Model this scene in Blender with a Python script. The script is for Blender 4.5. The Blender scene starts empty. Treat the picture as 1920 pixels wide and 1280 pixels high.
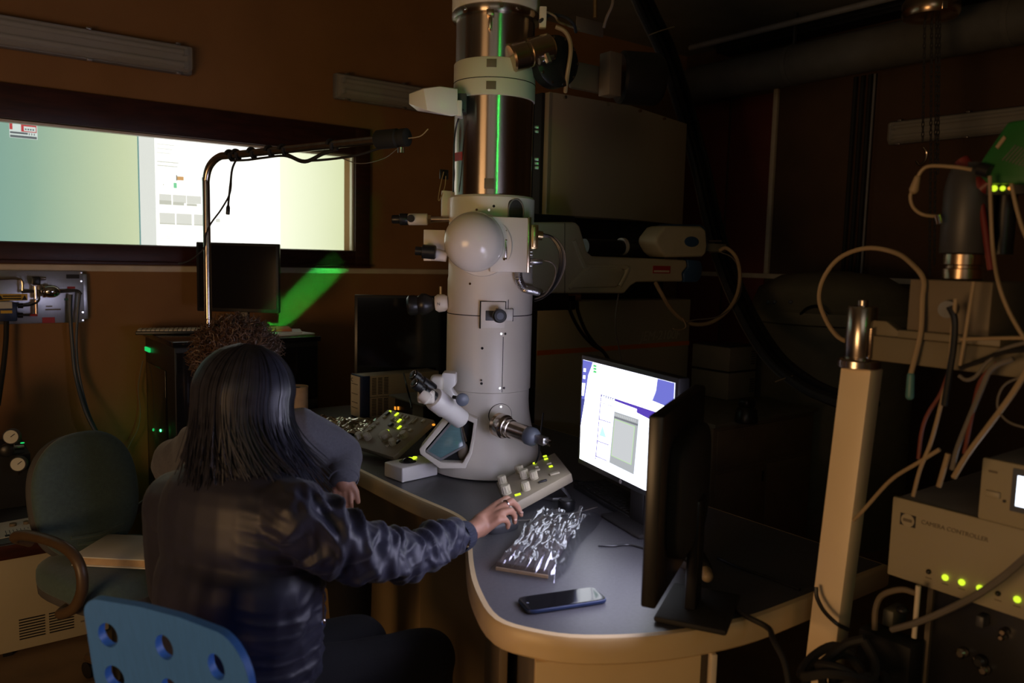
import bpy, bmesh, math, random
from mathutils import Vector as V, Matrix, noise, Quaternion
random.seed(7)
SC = bpy.context.scene
COL = SC.collection

# ------------------------------------------------------------------ camera
FPX, CX, CY = 1493.0, 960.0, 640.0
YAW, PIT, ROL = math.radians(52.9), math.radians(6.0), math.radians(1.4)
FH = V((math.cos(YAW), math.sin(YAW), 0)); RH = V((math.sin(YAW), -math.cos(YAW), 0)); UP = V((0, 0, 1))
FW = FH * math.cos(PIT) - UP * math.sin(PIT); U0 = UP * math.cos(PIT) + FH * math.sin(PIT)
RC = RH * math.cos(ROL) + U0 * math.sin(ROL); UC = U0 * math.cos(ROL) - RH * math.sin(ROL)
EYE = V((0, 0, 1.5))
cam_data = bpy.data.cameras.new('camera'); cam = bpy.data.objects.new('camera', cam_data); COL.objects.link(cam)
cam_data.sensor_width = 36.0; cam_data.lens = FPX / 1920.0 * 36.0
cam_data.clip_start = 0.05; cam_data.clip_end = 60
cam_data.dof.use_dof = True; cam_data.dof.focus_distance = 2.75; cam_data.dof.aperture_fstop = 3.2
cam.matrix_world = Matrix.Translation(EYE) @ Matrix((RC, UC, -FW)).transposed().to_4x4()
SC.camera = cam

# ------------------------------------------------------------------ light
SC.view_settings.view_transform = 'Standard'; SC.view_settings.look = 'None'
SC.view_settings.exposure = 0.0; SC.view_settings.gamma = 1.0; SC.view_settings.use_curve_mapping = False
world = bpy.data.worlds.new('world'); SC.world = world; world.use_nodes = True
world.node_tree.nodes['Background'].inputs[0].default_value = (0.5, 0.45, 0.38, 1)
world.node_tree.nodes['Background'].inputs[1].default_value = 0.0

def area(name, loc, target, sx, sy, power, col, spread=180, roll=0.0):
    l = bpy.data.lights.new(name, 'AREA'); l.shape = 'RECTANGLE'; l.size = sx; l.size_y = sy
    l.energy = power; l.color = col; l.spread = math.radians(spread)
    o = bpy.data.objects.new(name, l); COL.objects.link(o); o.location = loc
    o.rotation_euler = ((V(target) - V(loc)).to_track_quat('-Z', 'Y') @ Quaternion((0, 0, 1), roll)).to_euler()
    return o
# warm light falling in through the open door, far left of the desk
area('door_light', (-1.9, 0.68, 0.95), (1.3, 1.7, 0.9), 1.1, 0.9, 26.0, (1.0, 0.58, 0.26))
# faint spill in the room behind the photographer
area('room_spill', (-2.3, -1.9, 2.5), (1.5, 3.0, 1.0), 2.6, 1.6, 7.5, (1.0, 0.90, 0.76))
# narrow green beam of the emergency lamp towards the column
area('green_lens', (-.34, -2.33, 2.15), (1.63, 2.29, 1.95), 0.05, 0.14, 0.055, (0.03, 1.0, 0.10), spread=12)
# added unseen green light behind the camera, narrowed to draw the green wall band
area('green_beam', (-0.3, -1.6, 2.35), (1.80, 4.4, 1.25), 0.12, 0.62, 0.26, (0.04, 1.0, 0.14), spread=0.5, roll=-0.78)

# ------------------------------------------------------------------ pixel helpers (solve a photo point on a real plane)
def ray(x, y): return FW + RC * ((x - CX) / FPX) - UC * ((y - CY) / FPX)
def Pz(x, y, z): r = ray(x, y); return EYE + r * ((z - EYE.z) / r.z)
def PY(x, y, Y): r = ray(x, y); return EYE + r * (Y / r.y)
def PX(x, y, X): r = ray(x, y); return EYE + r * (X / r.x)
def PD(x, y, d): return EYE + ray(x, y) * d

# ------------------------------------------------------------------ materials
MATS = {}
def mat(name, col, rough=0.5, metal=0.0, var=0.12, vscale=12.0, bump=0.0, bscale=60.0, spec=0.5, emit=None, estr=0.0, alpha=1.0, trans=0.0, aniso=0.0, coat=0.0, stretch=None, sheen=0.0):
    m = bpy.data.materials.new(name); m.use_nodes = True
    nt = m.node_tree; b = nt.nodes['Principled BSDF']
    tc = nt.nodes.new('ShaderNodeTexCoord'); mp = nt.nodes.new('ShaderNodeMapping'); nt.links.new(tc.outputs['Object'], mp.inputs[0])
    if stretch: mp.inputs['Scale'].default_value = stretch
    n = nt.nodes.new('ShaderNodeTexNoise'); n.inputs['Scale'].default_value = vscale; n.inputs['Detail'].default_value = 4
    nt.links.new(mp.outputs[0], n.inputs['Vector'])
    r = nt.nodes.new('ShaderNodeValToRGB')
    c = V(col)
    r.color_ramp.elements[0].position = 0.3; r.color_ramp.elements[1].position = 0.7
    r.color_ramp.elements[0].color = (*[max(0, k * (1 - var)) for k in c], 1)
    r.color_ramp.elements[1].color = (*[min(1, k * (1 + var)) for k in c], 1)
    nt.links.new(n.outputs['Fac'], r.inputs['Fac']); nt.links.new(r.outputs[0], b.inputs['Base Color'])
    b.inputs['Roughness'].default_value = rough; b.inputs['Metallic'].default_value = metal
    b.inputs['Specular IOR Level'].default_value = spec; b.inputs['Alpha'].default_value = alpha
    b.inputs['Transmission Weight'].default_value = trans; b.inputs['Coat Weight'].default_value = coat; b.inputs['Coat Roughness'].default_value = 0.04
    b.inputs['Anisotropic'].default_value = aniso
    b.inputs['Sheen Weight'].default_value = sheen
    if bump:
        n2 = nt.nodes.new('ShaderNodeTexNoise'); n2.inputs['Scale'].default_value = bscale; n2.inputs['Detail'].default_value = 5
        nt.links.new(mp.outputs[0], n2.inputs['Vector'])
        bp = nt.nodes.new('ShaderNodeBump'); bp.inputs['Strength'].default_value = bump; bp.inputs['Distance'].default_value = 0.004
        nt.links.new(n2.outputs['Fac'], bp.inputs['Height']); nt.links.new(bp.outputs[0], b.inputs['Normal'])
    if emit:
        b.inputs['Emission Color'].default_value = (*emit, 1); b.inputs['Emission Strength'].default_value = estr
    MATS[name] = m
    return m
def emat(name, col, s):
    m = bpy.data.materials.new(name); m.use_nodes = True; nt = m.node_tree
    nt.nodes.remove(nt.nodes['Principled BSDF']); e = nt.nodes.new('ShaderNodeEmission')
    e.inputs[0].default_value = (*col, 1); e.inputs[1].default_value = s
    nt.links.new(e.outputs[0], nt.nodes['Material Output'].inputs[0]); MATS[name] = m
    return m
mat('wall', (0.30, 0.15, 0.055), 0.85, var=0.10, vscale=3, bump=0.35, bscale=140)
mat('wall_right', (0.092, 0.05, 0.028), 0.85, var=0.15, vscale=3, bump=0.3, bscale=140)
mat('red_paint', (0.16, 0.03, 0.018), 0.7, var=0.1, vscale=4)
mat('floor', (0.20, 0.13, 0.07), 0.55, var=0.2, vscale=6, bump=0.1)
mat('ceiling', (0.22, 0.22, 0.18), 0.9, var=0.1, vscale=5, bump=0.4, bscale=90)
mat('lamp_inside', (0.34, 0.32, 0.30), 0.5, var=0.05)
mat('olive_beige', (0.52, 0.43, 0.27), 0.5, var=0.04, vscale=3, bump=0.05, bscale=300)
mat('letter_tan', (0.52, 0.46, 0.35), 0.5, var=0.05)
mat('trim', (0.72, 0.62, 0.47), 0.6, var=0.08)
mat('dark_wood', (0.045, 0.012, 0.008), 0.42, var=0.35, vscale=8, bump=0.15, bscale=30, stretch=(1, 6, 6))
mat('cream', (0.76, 0.70, 0.60), 0.36, var=0.04, vscale=3, bump=0.03, bscale=400)
mat('cream_gloss', (0.76, 0.71, 0.65), 0.16, var=0.03, vscale=3)
mat('beige_panel', (0.38, 0.33, 0.225), 0.5, var=0.05, vscale=3, bump=0.05, bscale=300)
mat('beige_dark', (0.22, 0.185, 0.125), 0.5, var=0.06, vscale=3, bump=0.05, bscale=300)
mat('white_plastic', (0.84, 0.81, 0.77), 0.3, var=0.03)
mat('console_tan', (0.40, 0.34, 0.25), 0.5, var=0.05, bump=0.08, bscale=400)
mat('key_cream', (0.62, 0.56, 0.42), 0.45, var=0.04)
mat('steel', (0.56, 0.49, 0.43), 0.24, metal=1.0, var=0.12, vscale=40, stretch=(1, 1, 0.05))
mat('steel_brushed', (0.58, 0.50, 0.43), 0.27, metal=1.0, var=0.12, vscale=40, stretch=(1, 1, 0.05), aniso=0.95)
_nt = MATS['steel_brushed'].node_tree; _tg = _nt.nodes.new('ShaderNodeTangent'); _tg.direction_type = 'RADIAL'; _tg.axis = 'Z'
_nt.links.new(_tg.outputs[0], _nt.nodes['Principled BSDF'].inputs['Tangent']); _nt.nodes['Principled BSDF'].inputs['Anisotropic Rotation'].default_value = 0.25
mat('chrome', (0.72, 0.70, 0.68), 0.10, metal=1.0, var=0.05)
mat('bronze', (0.60, 0.44, 0.30), 0.25, metal=1.0, var=0.15, vscale=20)
mat('gold_metal', (0.66, 0.47, 0.24), 0.3, metal=1.0, var=0.1)
mat('alu', (0.62, 0.61, 0.63), 0.32, metal=1.0, var=0.12, vscale=10, bump=0.1, bscale=80)
mat('foil', (0.86, 0.84, 0.74), 0.22, metal=1.0, var=0.08)
mat('black', (0.012, 0.012, 0.013), 0.35, var=0.2)
mat('black_matte', (0.014, 0.013, 0.012), 0.75, var=0.2)
mat('black_gloss', (0.008, 0.008, 0.010), 0.08, var=0.1)
mat('dark_gap', (0.006, 0.006, 0.006), 0.9, var=0.1)
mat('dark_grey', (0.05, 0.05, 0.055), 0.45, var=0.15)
mat('duct_grey', (0.14, 0.14, 0.135), 0.55, var=0.1)
mat('grey', (0.22, 0.22, 0.23), 0.45, var=0.1)
mat('blue_grey', (0.11, 0.125, 0.16), 0.35, var=0.06)
mat('navy_plastic', (0.015, 0.03, 0.09), 0.4, var=0.1)
mat('desk_top', (0.088, 0.087, 0.094), 0.38, var=0.12, vscale=120, bump=0.08, bscale=500)
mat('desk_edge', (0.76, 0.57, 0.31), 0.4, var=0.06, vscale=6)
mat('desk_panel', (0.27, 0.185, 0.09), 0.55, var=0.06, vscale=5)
mat('chair_fabric', (0.055, 0.098, 0.10), 0.9, var=0.12, vscale=90, bump=0.4, bscale=500, sheen=0.2)
mat('chair_shell', (0.07, 0.068, 0.072), 0.8, var=0.1, bump=0.2, bscale=300)
mat('armrest', (0.085, 0.052, 0.028), 0.4, var=0.1)
mat('blue_wood', (0.05, 0.19, 0.62), 0.38, var=0.06, vscale=20, stretch=(1, 8, 1))
mat('satin', (0.017, 0.018, 0.036), 0.48, var=0.15, vscale=30, bump=0.05, bscale=400, spec=0.40, sheen=0.10)
mat('rib_knit', (0.02, 0.024, 0.045), 0.85, var=0.2, vscale=200, bump=0.5, bscale=700)
mat('sweater', (0.085, 0.085, 0.105), 0.95, var=0.12, vscale=150, bump=0.35, bscale=600, sheen=0.2)
mat('trouser', (0.006, 0.006, 0.008), 0.9, var=0.3, bump=0.2, bscale=300)
mat('skin', (0.36, 0.175, 0.11), 0.48, var=0.10, vscale=45, bump=0.12, bscale=350)
mat('nail', (0.60, 0.38, 0.30), 0.25, var=0.05)
mat('hair_dark', (0.026, 0.027, 0.042), 0.42, var=0.3, vscale=60, spec=0.5)
mat('hair_brown', (0.085, 0.046, 0.028), 0.45, var=0.4, vscale=60, spec=0.6)
mat('orange_paint', (0.62, 0.16, 0.02), 0.5, var=0.05)
mat('sign_red', (0.42, 0.03, 0.03), 0.5, var=0.05)
mat('sign_yellow', (0.66, 0.42, 0.03), 0.5, var=0.08)
mat('paper', (0.66, 0.66, 0.60), 0.8, var=0.05)
mat('paper_orange', (0.55, 0.20, 0.09), 0.8, var=0.08)
mat('cardboard', (0.50, 0.36, 0.22), 0.85, var=0.12, vscale=30, bump=0.15, bscale=120)
mat('ink', (0.02, 0.02, 0.022), 0.7, var=0.1)
mat('ink_soft', (0.16, 0.13, 0.09), 0.7, var=0.1)
mat('hose_blue', (0.05, 0.075, 0.11), 0.45, var=0.1)
mat('cable_cream', (0.36, 0.26, 0.15), 0.5, var=0.06)
mat('cable_grey', (0.16, 0.14, 0.12), 0.5, var=0.1)
mat('cable_red', (0.17, 0.038, 0.022), 0.5, var=0.1)
mat('clear_glass', (0.9, 0.95, 0.92), 0.02, var=0.01, alpha=0.10, spec=0.6)
mat('view_glass', (0.13, 0.24, 0.25), 0.12, var=0.08, vscale=40, stretch=(1, 1, 6))
mat('acrylic_cover', (0.62, 0.62, 0.60), 0.2, var=0.04, alpha=0.3)
m = bpy.data.materials.new('plastic_film'); m.use_nodes = True; _nt = m.node_tree; _nt.nodes.remove(_nt.nodes['Principled BSDF'])
_tr = _nt.nodes.new('ShaderNodeBsdfTransparent'); _tr.inputs[0].default_value = (.93, .94, .96, 1); _gl = _nt.nodes.new('ShaderNodeBsdfGlossy'); _gl.inputs['Roughness'].default_value = .20; _gl.inputs[0].default_value = (.9, .92, 1, 1)
_mx = _nt.nodes.new('ShaderNodeMixShader')
_tc = _nt.nodes.new('ShaderNodeTexCoord'); _nz = _nt.nodes.new('ShaderNodeTexNoise'); _nz.inputs['Scale'].default_value = 70; _nz.inputs['Detail'].default_value = 6; _nt.links.new(_tc.outputs['Object'], _nz.inputs['Vector'])
_bp = _nt.nodes.new('ShaderNodeBump'); _bp.inputs['Strength'].default_value = .22; _bp.inputs['Distance'].default_value = .004; _nt.links.new(_nz.outputs['Fac'], _bp.inputs['Height']); _nt.links.new(_bp.outputs[0], _gl.inputs['Normal'])
_mx.inputs[0].default_value = .24; _nt.links.new(_tr.outputs[0], _mx.inputs[1]); _nt.links.new(_gl.outputs[0], _mx.inputs[2]); _nt.links.new(_mx.outputs[0], _nt.nodes['Material Output'].inputs[0]); MATS['plastic_film'] = m
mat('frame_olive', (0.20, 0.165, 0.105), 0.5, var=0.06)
mat('book_dark', (0.10, 0.085, 0.09), 0.5, var=0.25, vscale=25)
mat('green_shell', (0.012, 0.13, 0.02), 0.5, var=0.15)
mat('dark_red_metal', (0.16, 0.018, 0.016), 0.45, var=0.15)
mat('teal_plastic', (0.08, 0.22, 0.22), 0.4, var=0.1)
mat('tan_post', (0.88, 0.70, 0.47), 0.42, var=0.05, vscale=5)
mat('grey_olive', (0.16, 0.155, 0.115), 0.55, var=0.1)
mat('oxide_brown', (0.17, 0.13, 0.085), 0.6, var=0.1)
mat('arm_cream', (0.60, 0.54, 0.36), 0.42, var=0.04)
mat('blue_cap', (0.03, 0.085, 0.19), 0.45, var=0.06)
mat('ring_silver', (0.85, 0.85, 0.9), 0.12, metal=1.0, var=0.02)
emat('led_green', (0.62, 0.86, 0.03), 1.3)
emat('led_dim', (0.40, 0.50, 0.03), 0.55)
emat('led_orange', (1.0, 0.33, 0.03), 1.2)
emat('led_emerald', (0.02, 0.75, 0.16), 0.8)
emat('lcd_white', (0.80, 0.88, 1.0), 3.0)
emat('scr_white', (0.90, 0.93, 1.0), 3.6)
emat('scr_pale', (0.74, 0.78, 1.0), 1.9)
emat('scr_blue', (0.16, 0.17, 0.62), 1.1)
emat('scr_bluedark', (0.09, 0.10, 0.38), 0.9)
emat('scr_violet', (0.11, 0.06, 0.50), 1.0)
emat('scr_grey', (0.46, 0.48, 0.50), 1.0)
emat('scr_greylight', (0.62, 0.64, 0.66), 1.0)
emat('scr_greydark', (0.22, 0.23, 0.26), 0.9)
emat('scr_green', (0.12, 0.75, 0.22), 1.0)
emat('scr_lime', (0.55, 0.85, 0.40), 1.0)
emat('scr_cyan', (0.50, 0.85, 0.80), 1.3)
emat('scr_side', (0.74, 0.72, 1.0), 9.0)
emat('prj_grey', (0.70, 0.71, 0.60), 1.0)
emat('prj_light', (0.90, 0.91, 0.82), 1.0)
emat('prj_dark', (0.25, 0.26, 0.22), 1.0)
emat('prj_red', (0.62, 0.06, 0.07), 0.9)
emat('prj_slate', (0.14, 0.17, 0.18), 0.9)
emat('prj_white', (0.75, 0.85, 0.80), 1.0)
emat('prj_orange', (0.80, 0.45, 0.18), 1.0)
emat('prj_green', (0.25, 0.80, 0.42), 1.0)
emat('prj_teal', (0.20, 0.45, 0.42), 0.8)

# ------------------------------------------------------------------ geometry collector
def basis(o, x, z=(0, 0, 1)):
    """frame: x = right, z = up, front faces -y"""
    x = V(x).normalized(); z = V(z); y = z.cross(x).normalized(); z = x.cross(y).normalized()
    m = Matrix((x, y, z)).transposed().to_4x4(); m.translation = V(o)
    return m
def axisframe(p, d):
    m = V(d).normalized().to_track_quat('Z', 'Y').to_matrix().to_4x4(); m.translation = V(p); return m
def catmull(pts, n=6):
    P = [V(p) for p in pts]
    if len(P) < 3: return P
    out = []
    for i in range(len(P) - 1):
        a = P[i - 1] if i else P[0] * 2 - P[1]; b = P[i]; c = P[i + 1]; d = P[i + 2] if i + 2 < len(P) else P[-1] * 2 - P[-2]
        for k in range(n):
            t = k / n
            out.append(0.5 * ((2 * b) + (c - a) * t + (2 * a - 5 * b + 4 * c - d) * t * t + (3 * b - a - 3 * c + d) * t ** 3))
    out.append(P[-1]); return out

class G:
    def __init__(s, M=None): s.v = []; s.f = []; s.M = M or Matrix.Identity(4)
    def add(s, vs, fs, M=None):
        M = s.M @ M if M is not None else s.M
        o = len(s.v); s.v += [M @ V(p) for p in vs]; s.f += [tuple(i + o for i in f) for f in fs]; return s
    def box(s, c, d, M=None):
        x, y, z = [k / 2 for k in d]; c = V(c)
        vs = [c + V((i * x, j * y, k * z)) for k in (-1, 1) for j in (-1, 1) for i in (-1, 1)]
        return s.add(vs, [(0, 2, 3, 1), (4, 5, 7, 6), (0, 1, 5, 4), (2, 6, 7, 3), (0, 4, 6, 2), (1, 3, 7, 5)], M)
    def bb(s, a, b, M=None):
        a = V(a); b = V(b); return s.box((a + b) / 2, [abs(k) for k in (b - a)], M)
    def lathe(s, prof, p=(0, 0, 0), d=(0, 0, 1), n=28, caps=True, sx=1.0, sy=1.0):
        M = axisframe(p, d); vs = []; fs = []
        for r, h in prof:
            for i in range(n):
                a = 2 * math.pi * i / n; vs.append((r * math.cos(a) * sx, r * math.sin(a) * sy, h))
        for j in range(len(prof) - 1):
            for i in range(n):
                k = (i + 1) % n; fs.append((j * n + i, j * n + k, (j + 1) * n + k, (j + 1) * n + i))
        if caps:
            fs.append(tuple(range(n - 1, -1, -1))); fs.append(tuple((len(prof) - 1) * n + i for i in range(n)))
        return s.add(vs, fs, M)
    def cyl(s, a, b, r, r2=None, n=20):
        a = V(a); b = V(b); L = (b - a).length; r2 = r if r2 is None else r2
        return s.lathe([(r, 0), (r2, L)], a, b - a, n)
    def tube(s, pts, r, n=8, res=6, r2=None, closed=False):
        P = catmull(pts, res) if res > 1 else [V(p) for p in pts]
        vs = []; fs = []; N = len(P)
        t0 = (P[1] - P[0]).normalized(); up = t0.orthogonal().normalized()
        for i, p in enumerate(P):
            t = (P[min(i + 1, N - 1)] - P[max(i - 1, 0)]); t = t.normalized() if t.length > 1e-9 else t0
            up = (up - t * up.dot(t)); up = up.normalized() if up.length > 1e-6 else t.orthogonal().normalized()
            w = t.cross(up); rr = r if r2 is None else r + (r2 - r) * i / (N - 1)
            for k in range(n):
                a = 2 * math.pi * k / n; vs.append(p + up * (math.cos(a) * rr) + w * (math.sin(a) * rr))
        for i in range(N - 1):
            for k in range(n):
                q = (k + 1) % n; fs.append((i * n + k, i * n + q, (i + 1) * n + q, (i + 1) * n + k))
        fs.append(tuple(range(n - 1, -1, -1))); fs.append(tuple((N - 1) * n + k for k in range(n)))
        return s.add(vs, fs)
    def prism(s, poly, ext, M=None):
        ext = V(ext); n = len(poly); vs = [V(p) for p in poly] + [V(p) + ext for p in poly]
        fs = [tuple(range(n - 1, -1, -1)), tuple(range(n, 2 * n))] + [(i, (i + 1) % n, n + (i + 1) % n, n + i) for i in range(n)]
        return s.add(vs, fs, M)
    def ring(s, outer, inner, ext):
        """frame prism between two closed loops of equal length"""
        ext = V(ext); n = len(outer); vs = [V(p) for p in outer] + [V(p) for p in inner]
        vs += [p + ext for p in vs]; fs = []
        for i in range(n):
            j = (i + 1) % n
            fs += [(i, n + i, n + j, j), (2 * n + i, 2 * n + j, 3 * n + j, 3 * n + i), (i, j, 2 * n + j, 2 * n + i), (n + i, 3 * n + i, 3 * n + j, n + j)]
        return s.add(vs, fs)
    def sell(s, c, d, e1=1.0, e2=1.0, M=None, nu=28, nv=16):
        """superellipsoid of half sizes d"""
        def pw(x, e): return math.copysign(abs(x) ** e, x)
        vs = []; fs = []; c = V(c)
        for j in range(1, nv):
            th = -math.pi / 2 + math.pi * j / nv
            for i in range(nu):
                a = 2 * math.pi * i / nu
                vs.append(c + V((d[0] * pw(math.cos(th), e1) * pw(math.cos(a), e2), d[1] * pw(math.cos(th), e1) * pw(math.sin(a), e2), d[2] * pw(math.sin(th), e1))))
        b = len(vs); vs += [c + V((0, 0, -d[2])), c + V((0, 0, d[2]))]
        for j in range(nv - 2):
            for i in range(nu):
                k = (i + 1) % nu; fs.append((j * nu + i, j * nu + k, (j + 1) * nu + k, (j + 1) * nu + i))
        for i in range(nu):
            k = (i + 1) % nu; fs.append((b, k, i)); fs.append((b + 1, (nv - 2) * nu + i, (nv - 2) * nu + k))
        return s.add(vs, fs, M)
    def cap(s, p, q, r0, r1, n=14):
        """tapered capsule"""
        p = V(p); q = V(q); L = (q - p).length
        prof = [(max(1e-4, r0 * math.sin(a)), -r0 * math.cos(a)) for a in [math.pi / 2 * k / 5 for k in range(0, 6)]]
        prof += [(max(1e-4, r1 * math.cos(a)), L + r1 * math.sin(a)) for a in [math.pi / 2 * k / 5 for k in range(0, 6)]]
        return s.lathe(prof, p, q - p, n)
    def chain(s, pr):
        for (p, r), (q, t) in zip(pr, pr[1:]): s.cap(p, q, r, t)
        return s

WM = {}
def set_props(o, label=None, cat=None, group=None, kind=None):
    if label: o['label'] = label
    if cat: o['category'] = cat
    if group: o['group'] = group
    if kind: o['kind'] = kind
def thing(name, label, cat, loc, group=None, kind=None):
    o = bpy.data.objects.new(name, None); COL.objects.link(o); o.location = V(loc); o.empty_display_size = 0.05
    set_props(o, label, cat, group, kind); WM[o.name] = Matrix.Translation(V(loc)); return o
def obj(name, g, m, parent=None, bev=0.0, seg=2, smooth=True, loc=None, label=None, cat=None, group=None, kind=None, ang=40):
    if parent is not None: W = WM[parent.name]
    else:
        if loc is None:
            lo = V((min(p.x for p in g.v), min(p.y for p in g.v), min(p.z for p in g.v))); hi = V((max(p.x for p in g.v), max(p.y for p in g.v), 0))
            loc = ((lo.x + hi.x) / 2, (lo.y + hi.y) / 2, lo.z)
        W = Matrix.Translation(V(loc))
    iv = W.inverted()
    me = bpy.data.meshes.new(name); me.from_pydata([iv @ p for p in g.v], [], g.f)
    if not bev:
        bm = bmesh.new(); bm.from_mesh(me); bmesh.ops.recalc_face_normals(bm, faces=bm.faces); bm.to_mesh(me); bm.free()
    else:
        bm = bmesh.new(); bm.from_mesh(me); bmesh.ops.recalc_face_normals(bm, faces=bm.faces)
        es = [e for e in bm.edges if len(e.link_faces) == 2 and e.calc_face_angle(0) > 0.6]
        bmesh.ops.bevel(bm, geom=es, offset=bev, segments=seg, profile=0.5, affect='EDGES', clamp_overlap=True)
        bm.to_mesh(me); bm.free()
    if smooth:
        me.polygons.foreach_set('use_smooth', [True] * len(me.polygons)); me.set_sharp_from_angle(angle=math.radians(ang))
    me.materials.append(MATS[m])
    o = bpy.data.objects.new(name, me); COL.objects.link(o)
    if parent is not None: o.parent = parent
    else: o.location = W.translation
    WM[o.name] = W
    set_props(o, label, cat, group, kind); return o
def struct(name, g, m, **k): return obj(name, g, m, kind='structure', loc=(0, 0, 0), **k)
def textg(body, M, size, thick=0.0006, shear=0.0, align='LEFT'):
    c = bpy.data.curves.new('t', 'FONT'); c.body = body; c.size = size; c.shear = shear; c.align_x = align; c.extrude = thick
    o = bpy.data.objects.new('t', c); COL.objects.link(o)
    dg = bpy.context.evaluated_depsgraph_get(); me = bpy.data.meshes.new_from_object(o.evaluated_get(dg))
    g = G(M); R = Matrix.Rotation(math.pi / 2, 4, 'X')   # text lies in local xz, facing -y
    g.add([R @ p.co for p in me.vertices], [tuple(p.vertices) for p in me.polygons])
    bpy.data.objects.remove(o); bpy.data.curves.remove(c); bpy.data.meshes.remove(me); return g
def remesh(g, voxel, smooth=6):
    me = bpy.data.meshes.new('r'); me.from_pydata(g.v, [], g.f)
    bm = bmesh.new(); bm.from_mesh(me); bmesh.ops.recalc_face_normals(bm, faces=bm.faces); bm.to_mesh(me); bm.free()
    o = bpy.data.objects.new('r', me); COL.objects.link(o)
    a = o.modifiers.new('a', 'REMESH'); a.mode = 'VOXEL'; a.voxel_size = voxel
    b = o.modifiers.new('b', 'SMOOTH'); b.factor = 0.5; b.iterations = smooth
    dg = bpy.context.evaluated_depsgraph_get(); m2 = bpy.data.meshes.new_from_object(o.evaluated_get(dg))
    h = G(); h.v = [p.co.copy() for p in m2.vertices]; h.f = [tuple(p.vertices) for p in m2.polygons]; h.n = [p.normal.copy() for p in m2.vertices]
    bpy.data.objects.remove(o); bpy.data.meshes.remove(me); bpy.data.meshes.remove(m2); return h
def cable(name, label, pts, r, m, cat='cable', group=None, parent=None, n=8):
    return obj(name, G().tube(pts, r, n=n), m, parent, label=label if parent is None else None, cat=cat if parent is None else None, group=group)
# ================================================================== THE ROOM
YW, XR, ZC = 4.4, 5.0, 3.12
WX0, WX1, WZ0, WZ1 = -1.0, 2.118, 1.52, 2.075
g = G(); g.bb((-3, YW, 0), (XR + .1, YW + .12, WZ0)); g.bb((-3, YW, WZ1), (XR + .1, YW + .12, ZC)); g.bb((-3, YW, WZ0), (WX0, YW + .12, WZ1)); g.bb((WX1, YW, WZ0), (XR + .1, YW + .12, WZ1))
wall_back = struct('wall_back', g, 'wall', smooth=False)
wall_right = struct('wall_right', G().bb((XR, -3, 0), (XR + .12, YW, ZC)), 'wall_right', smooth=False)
struct('wall_left', G().bb((-3.12, -3, 0), (-3, YW + .12, ZC)), 'wall', smooth=False)
struct('wall_front', G().bb((-3, -3.12, 0), (XR, -3, ZC)), 'wall', smooth=False)
struct('floor', G().bb((-3, -3, -.1), (XR, YW, 0)), 'floor', smooth=False)
struct('ceiling', G().bb((-3, -3, ZC), (XR, YW, ZC + .1)), 'ceiling', smooth=False)
# red painted door panels at the far end of the right wall
for a, b in ((3.56, 3.93), (3.95, 4.38)):
    obj('panel', G().bb((XR - .012, a, 0.02), (XR, b, 2.72)), 'red_paint', wall_right, bev=.004)
struct('trim_1', G().bb((-3, YW - .012, 1.383), (XR, YW, 1.414)), 'trim', bev=.003)
struct('trim_2', G().bb((XR - .014, -3, 1.395), (XR, YW - .02, 1.43)), 'trim', bev=.003)
struct('trim_3', G().bb((XR - .03, 3.52, 1.43), (XR, 3.555, 2.74)), 'trim', bev=.004)
# interior window: dark wood frame, metal glazing channel, pane
win = thing('window_1', None, None, (WX1, YW, WZ0), kind='structure')
g = G()
g.bb((WX0 - .1, YW - .03, WZ1 + .003), (WX1 + .096, YW + .10, 2.235)); g.bb((WX0 - .1, YW - .03, 1.418), (WX1 + .096, YW + .10, WZ0 - .003))
obj('frame_rail', g, 'dark_wood', win, bev=.004)
obj('frame_stile', G().bb((WX1 + .002, YW - .031, 1.42), (WX1 + .097, YW + .10, 2.232)), 'dark_wood', win, bev=.004)
obj('frame_stile', G().bb((WX0 - .101, YW - .031, 1.42), (WX0 - .002, YW + .10, 2.232)), 'dark_wood', win, bev=.004)
obj('sill_bead', G().bb((WX0 - .1, YW - .045, 1.418), (WX1 + .1, YW - .03, 1.435)), 'dark_wood', win, bev=.003)
obj('glazing_channel', G().bb((WX0, YW - .012, WZ1 - .013), (WX1, YW + .02, WZ1)), 'white_plastic', win, bev=.002)
obj('glazing_channel', G().bb((WX1 - .012, YW - .012, WZ0), (WX1, YW + .02, WZ1)), 'white_plastic', win, bev=.002)
obj('window_pane', G().bb((WX0, YW + .004, WZ0), (WX1 - .012, YW + .010, WZ1 - .013)), 'clear_glass', win)

# projection screen seen through the window
YS = 4.525
m = bpy.data.materials.new('projected_desktop'); m.use_nodes = True; nt = m.node_tree; nt.nodes.remove(nt.nodes['Principled BSDF'])
tc = nt.nodes.new('ShaderNodeTexCoord'); sx = nt.nodes.new('ShaderNodeSeparateXYZ'); nt.links.new(tc.outputs['Object'], sx.inputs[0])
mr = nt.nodes.new('ShaderNodeMapRange'); mr.inputs['From Min'].default_value = 0.3; mr.inputs['From Max'].default_value = 2.2
nz = nt.nodes.new('ShaderNodeTexNoise'); nz.inputs['Scale'].default_value = 1.3; nt.links.new(tc.outputs['Object'], nz.inputs['Vector'])
ad = nt.nodes.new('ShaderNodeMath'); ad.operation = 'MULTIPLY_ADD'; ad.inputs[1].default_value = 0.16; nt.links.new(nz.outputs['Fac'], ad.inputs[0]); nt.links.new(sx.outputs['X'], ad.inputs[2])
nt.links.new(ad.outputs[0], mr.inputs['Value']); rp = nt.nodes.new('ShaderNodeValToRGB'); nt.links.new(mr.outputs[0], rp.inputs[0])
els = rp.color_ramp.elements; els[0].position = 0.0; els[0].color = (0.20, 0.40, 0.36, 1); els[1].position = 1.0; els[1].color = (0.85, 0.92, 0.55, 1)
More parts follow.
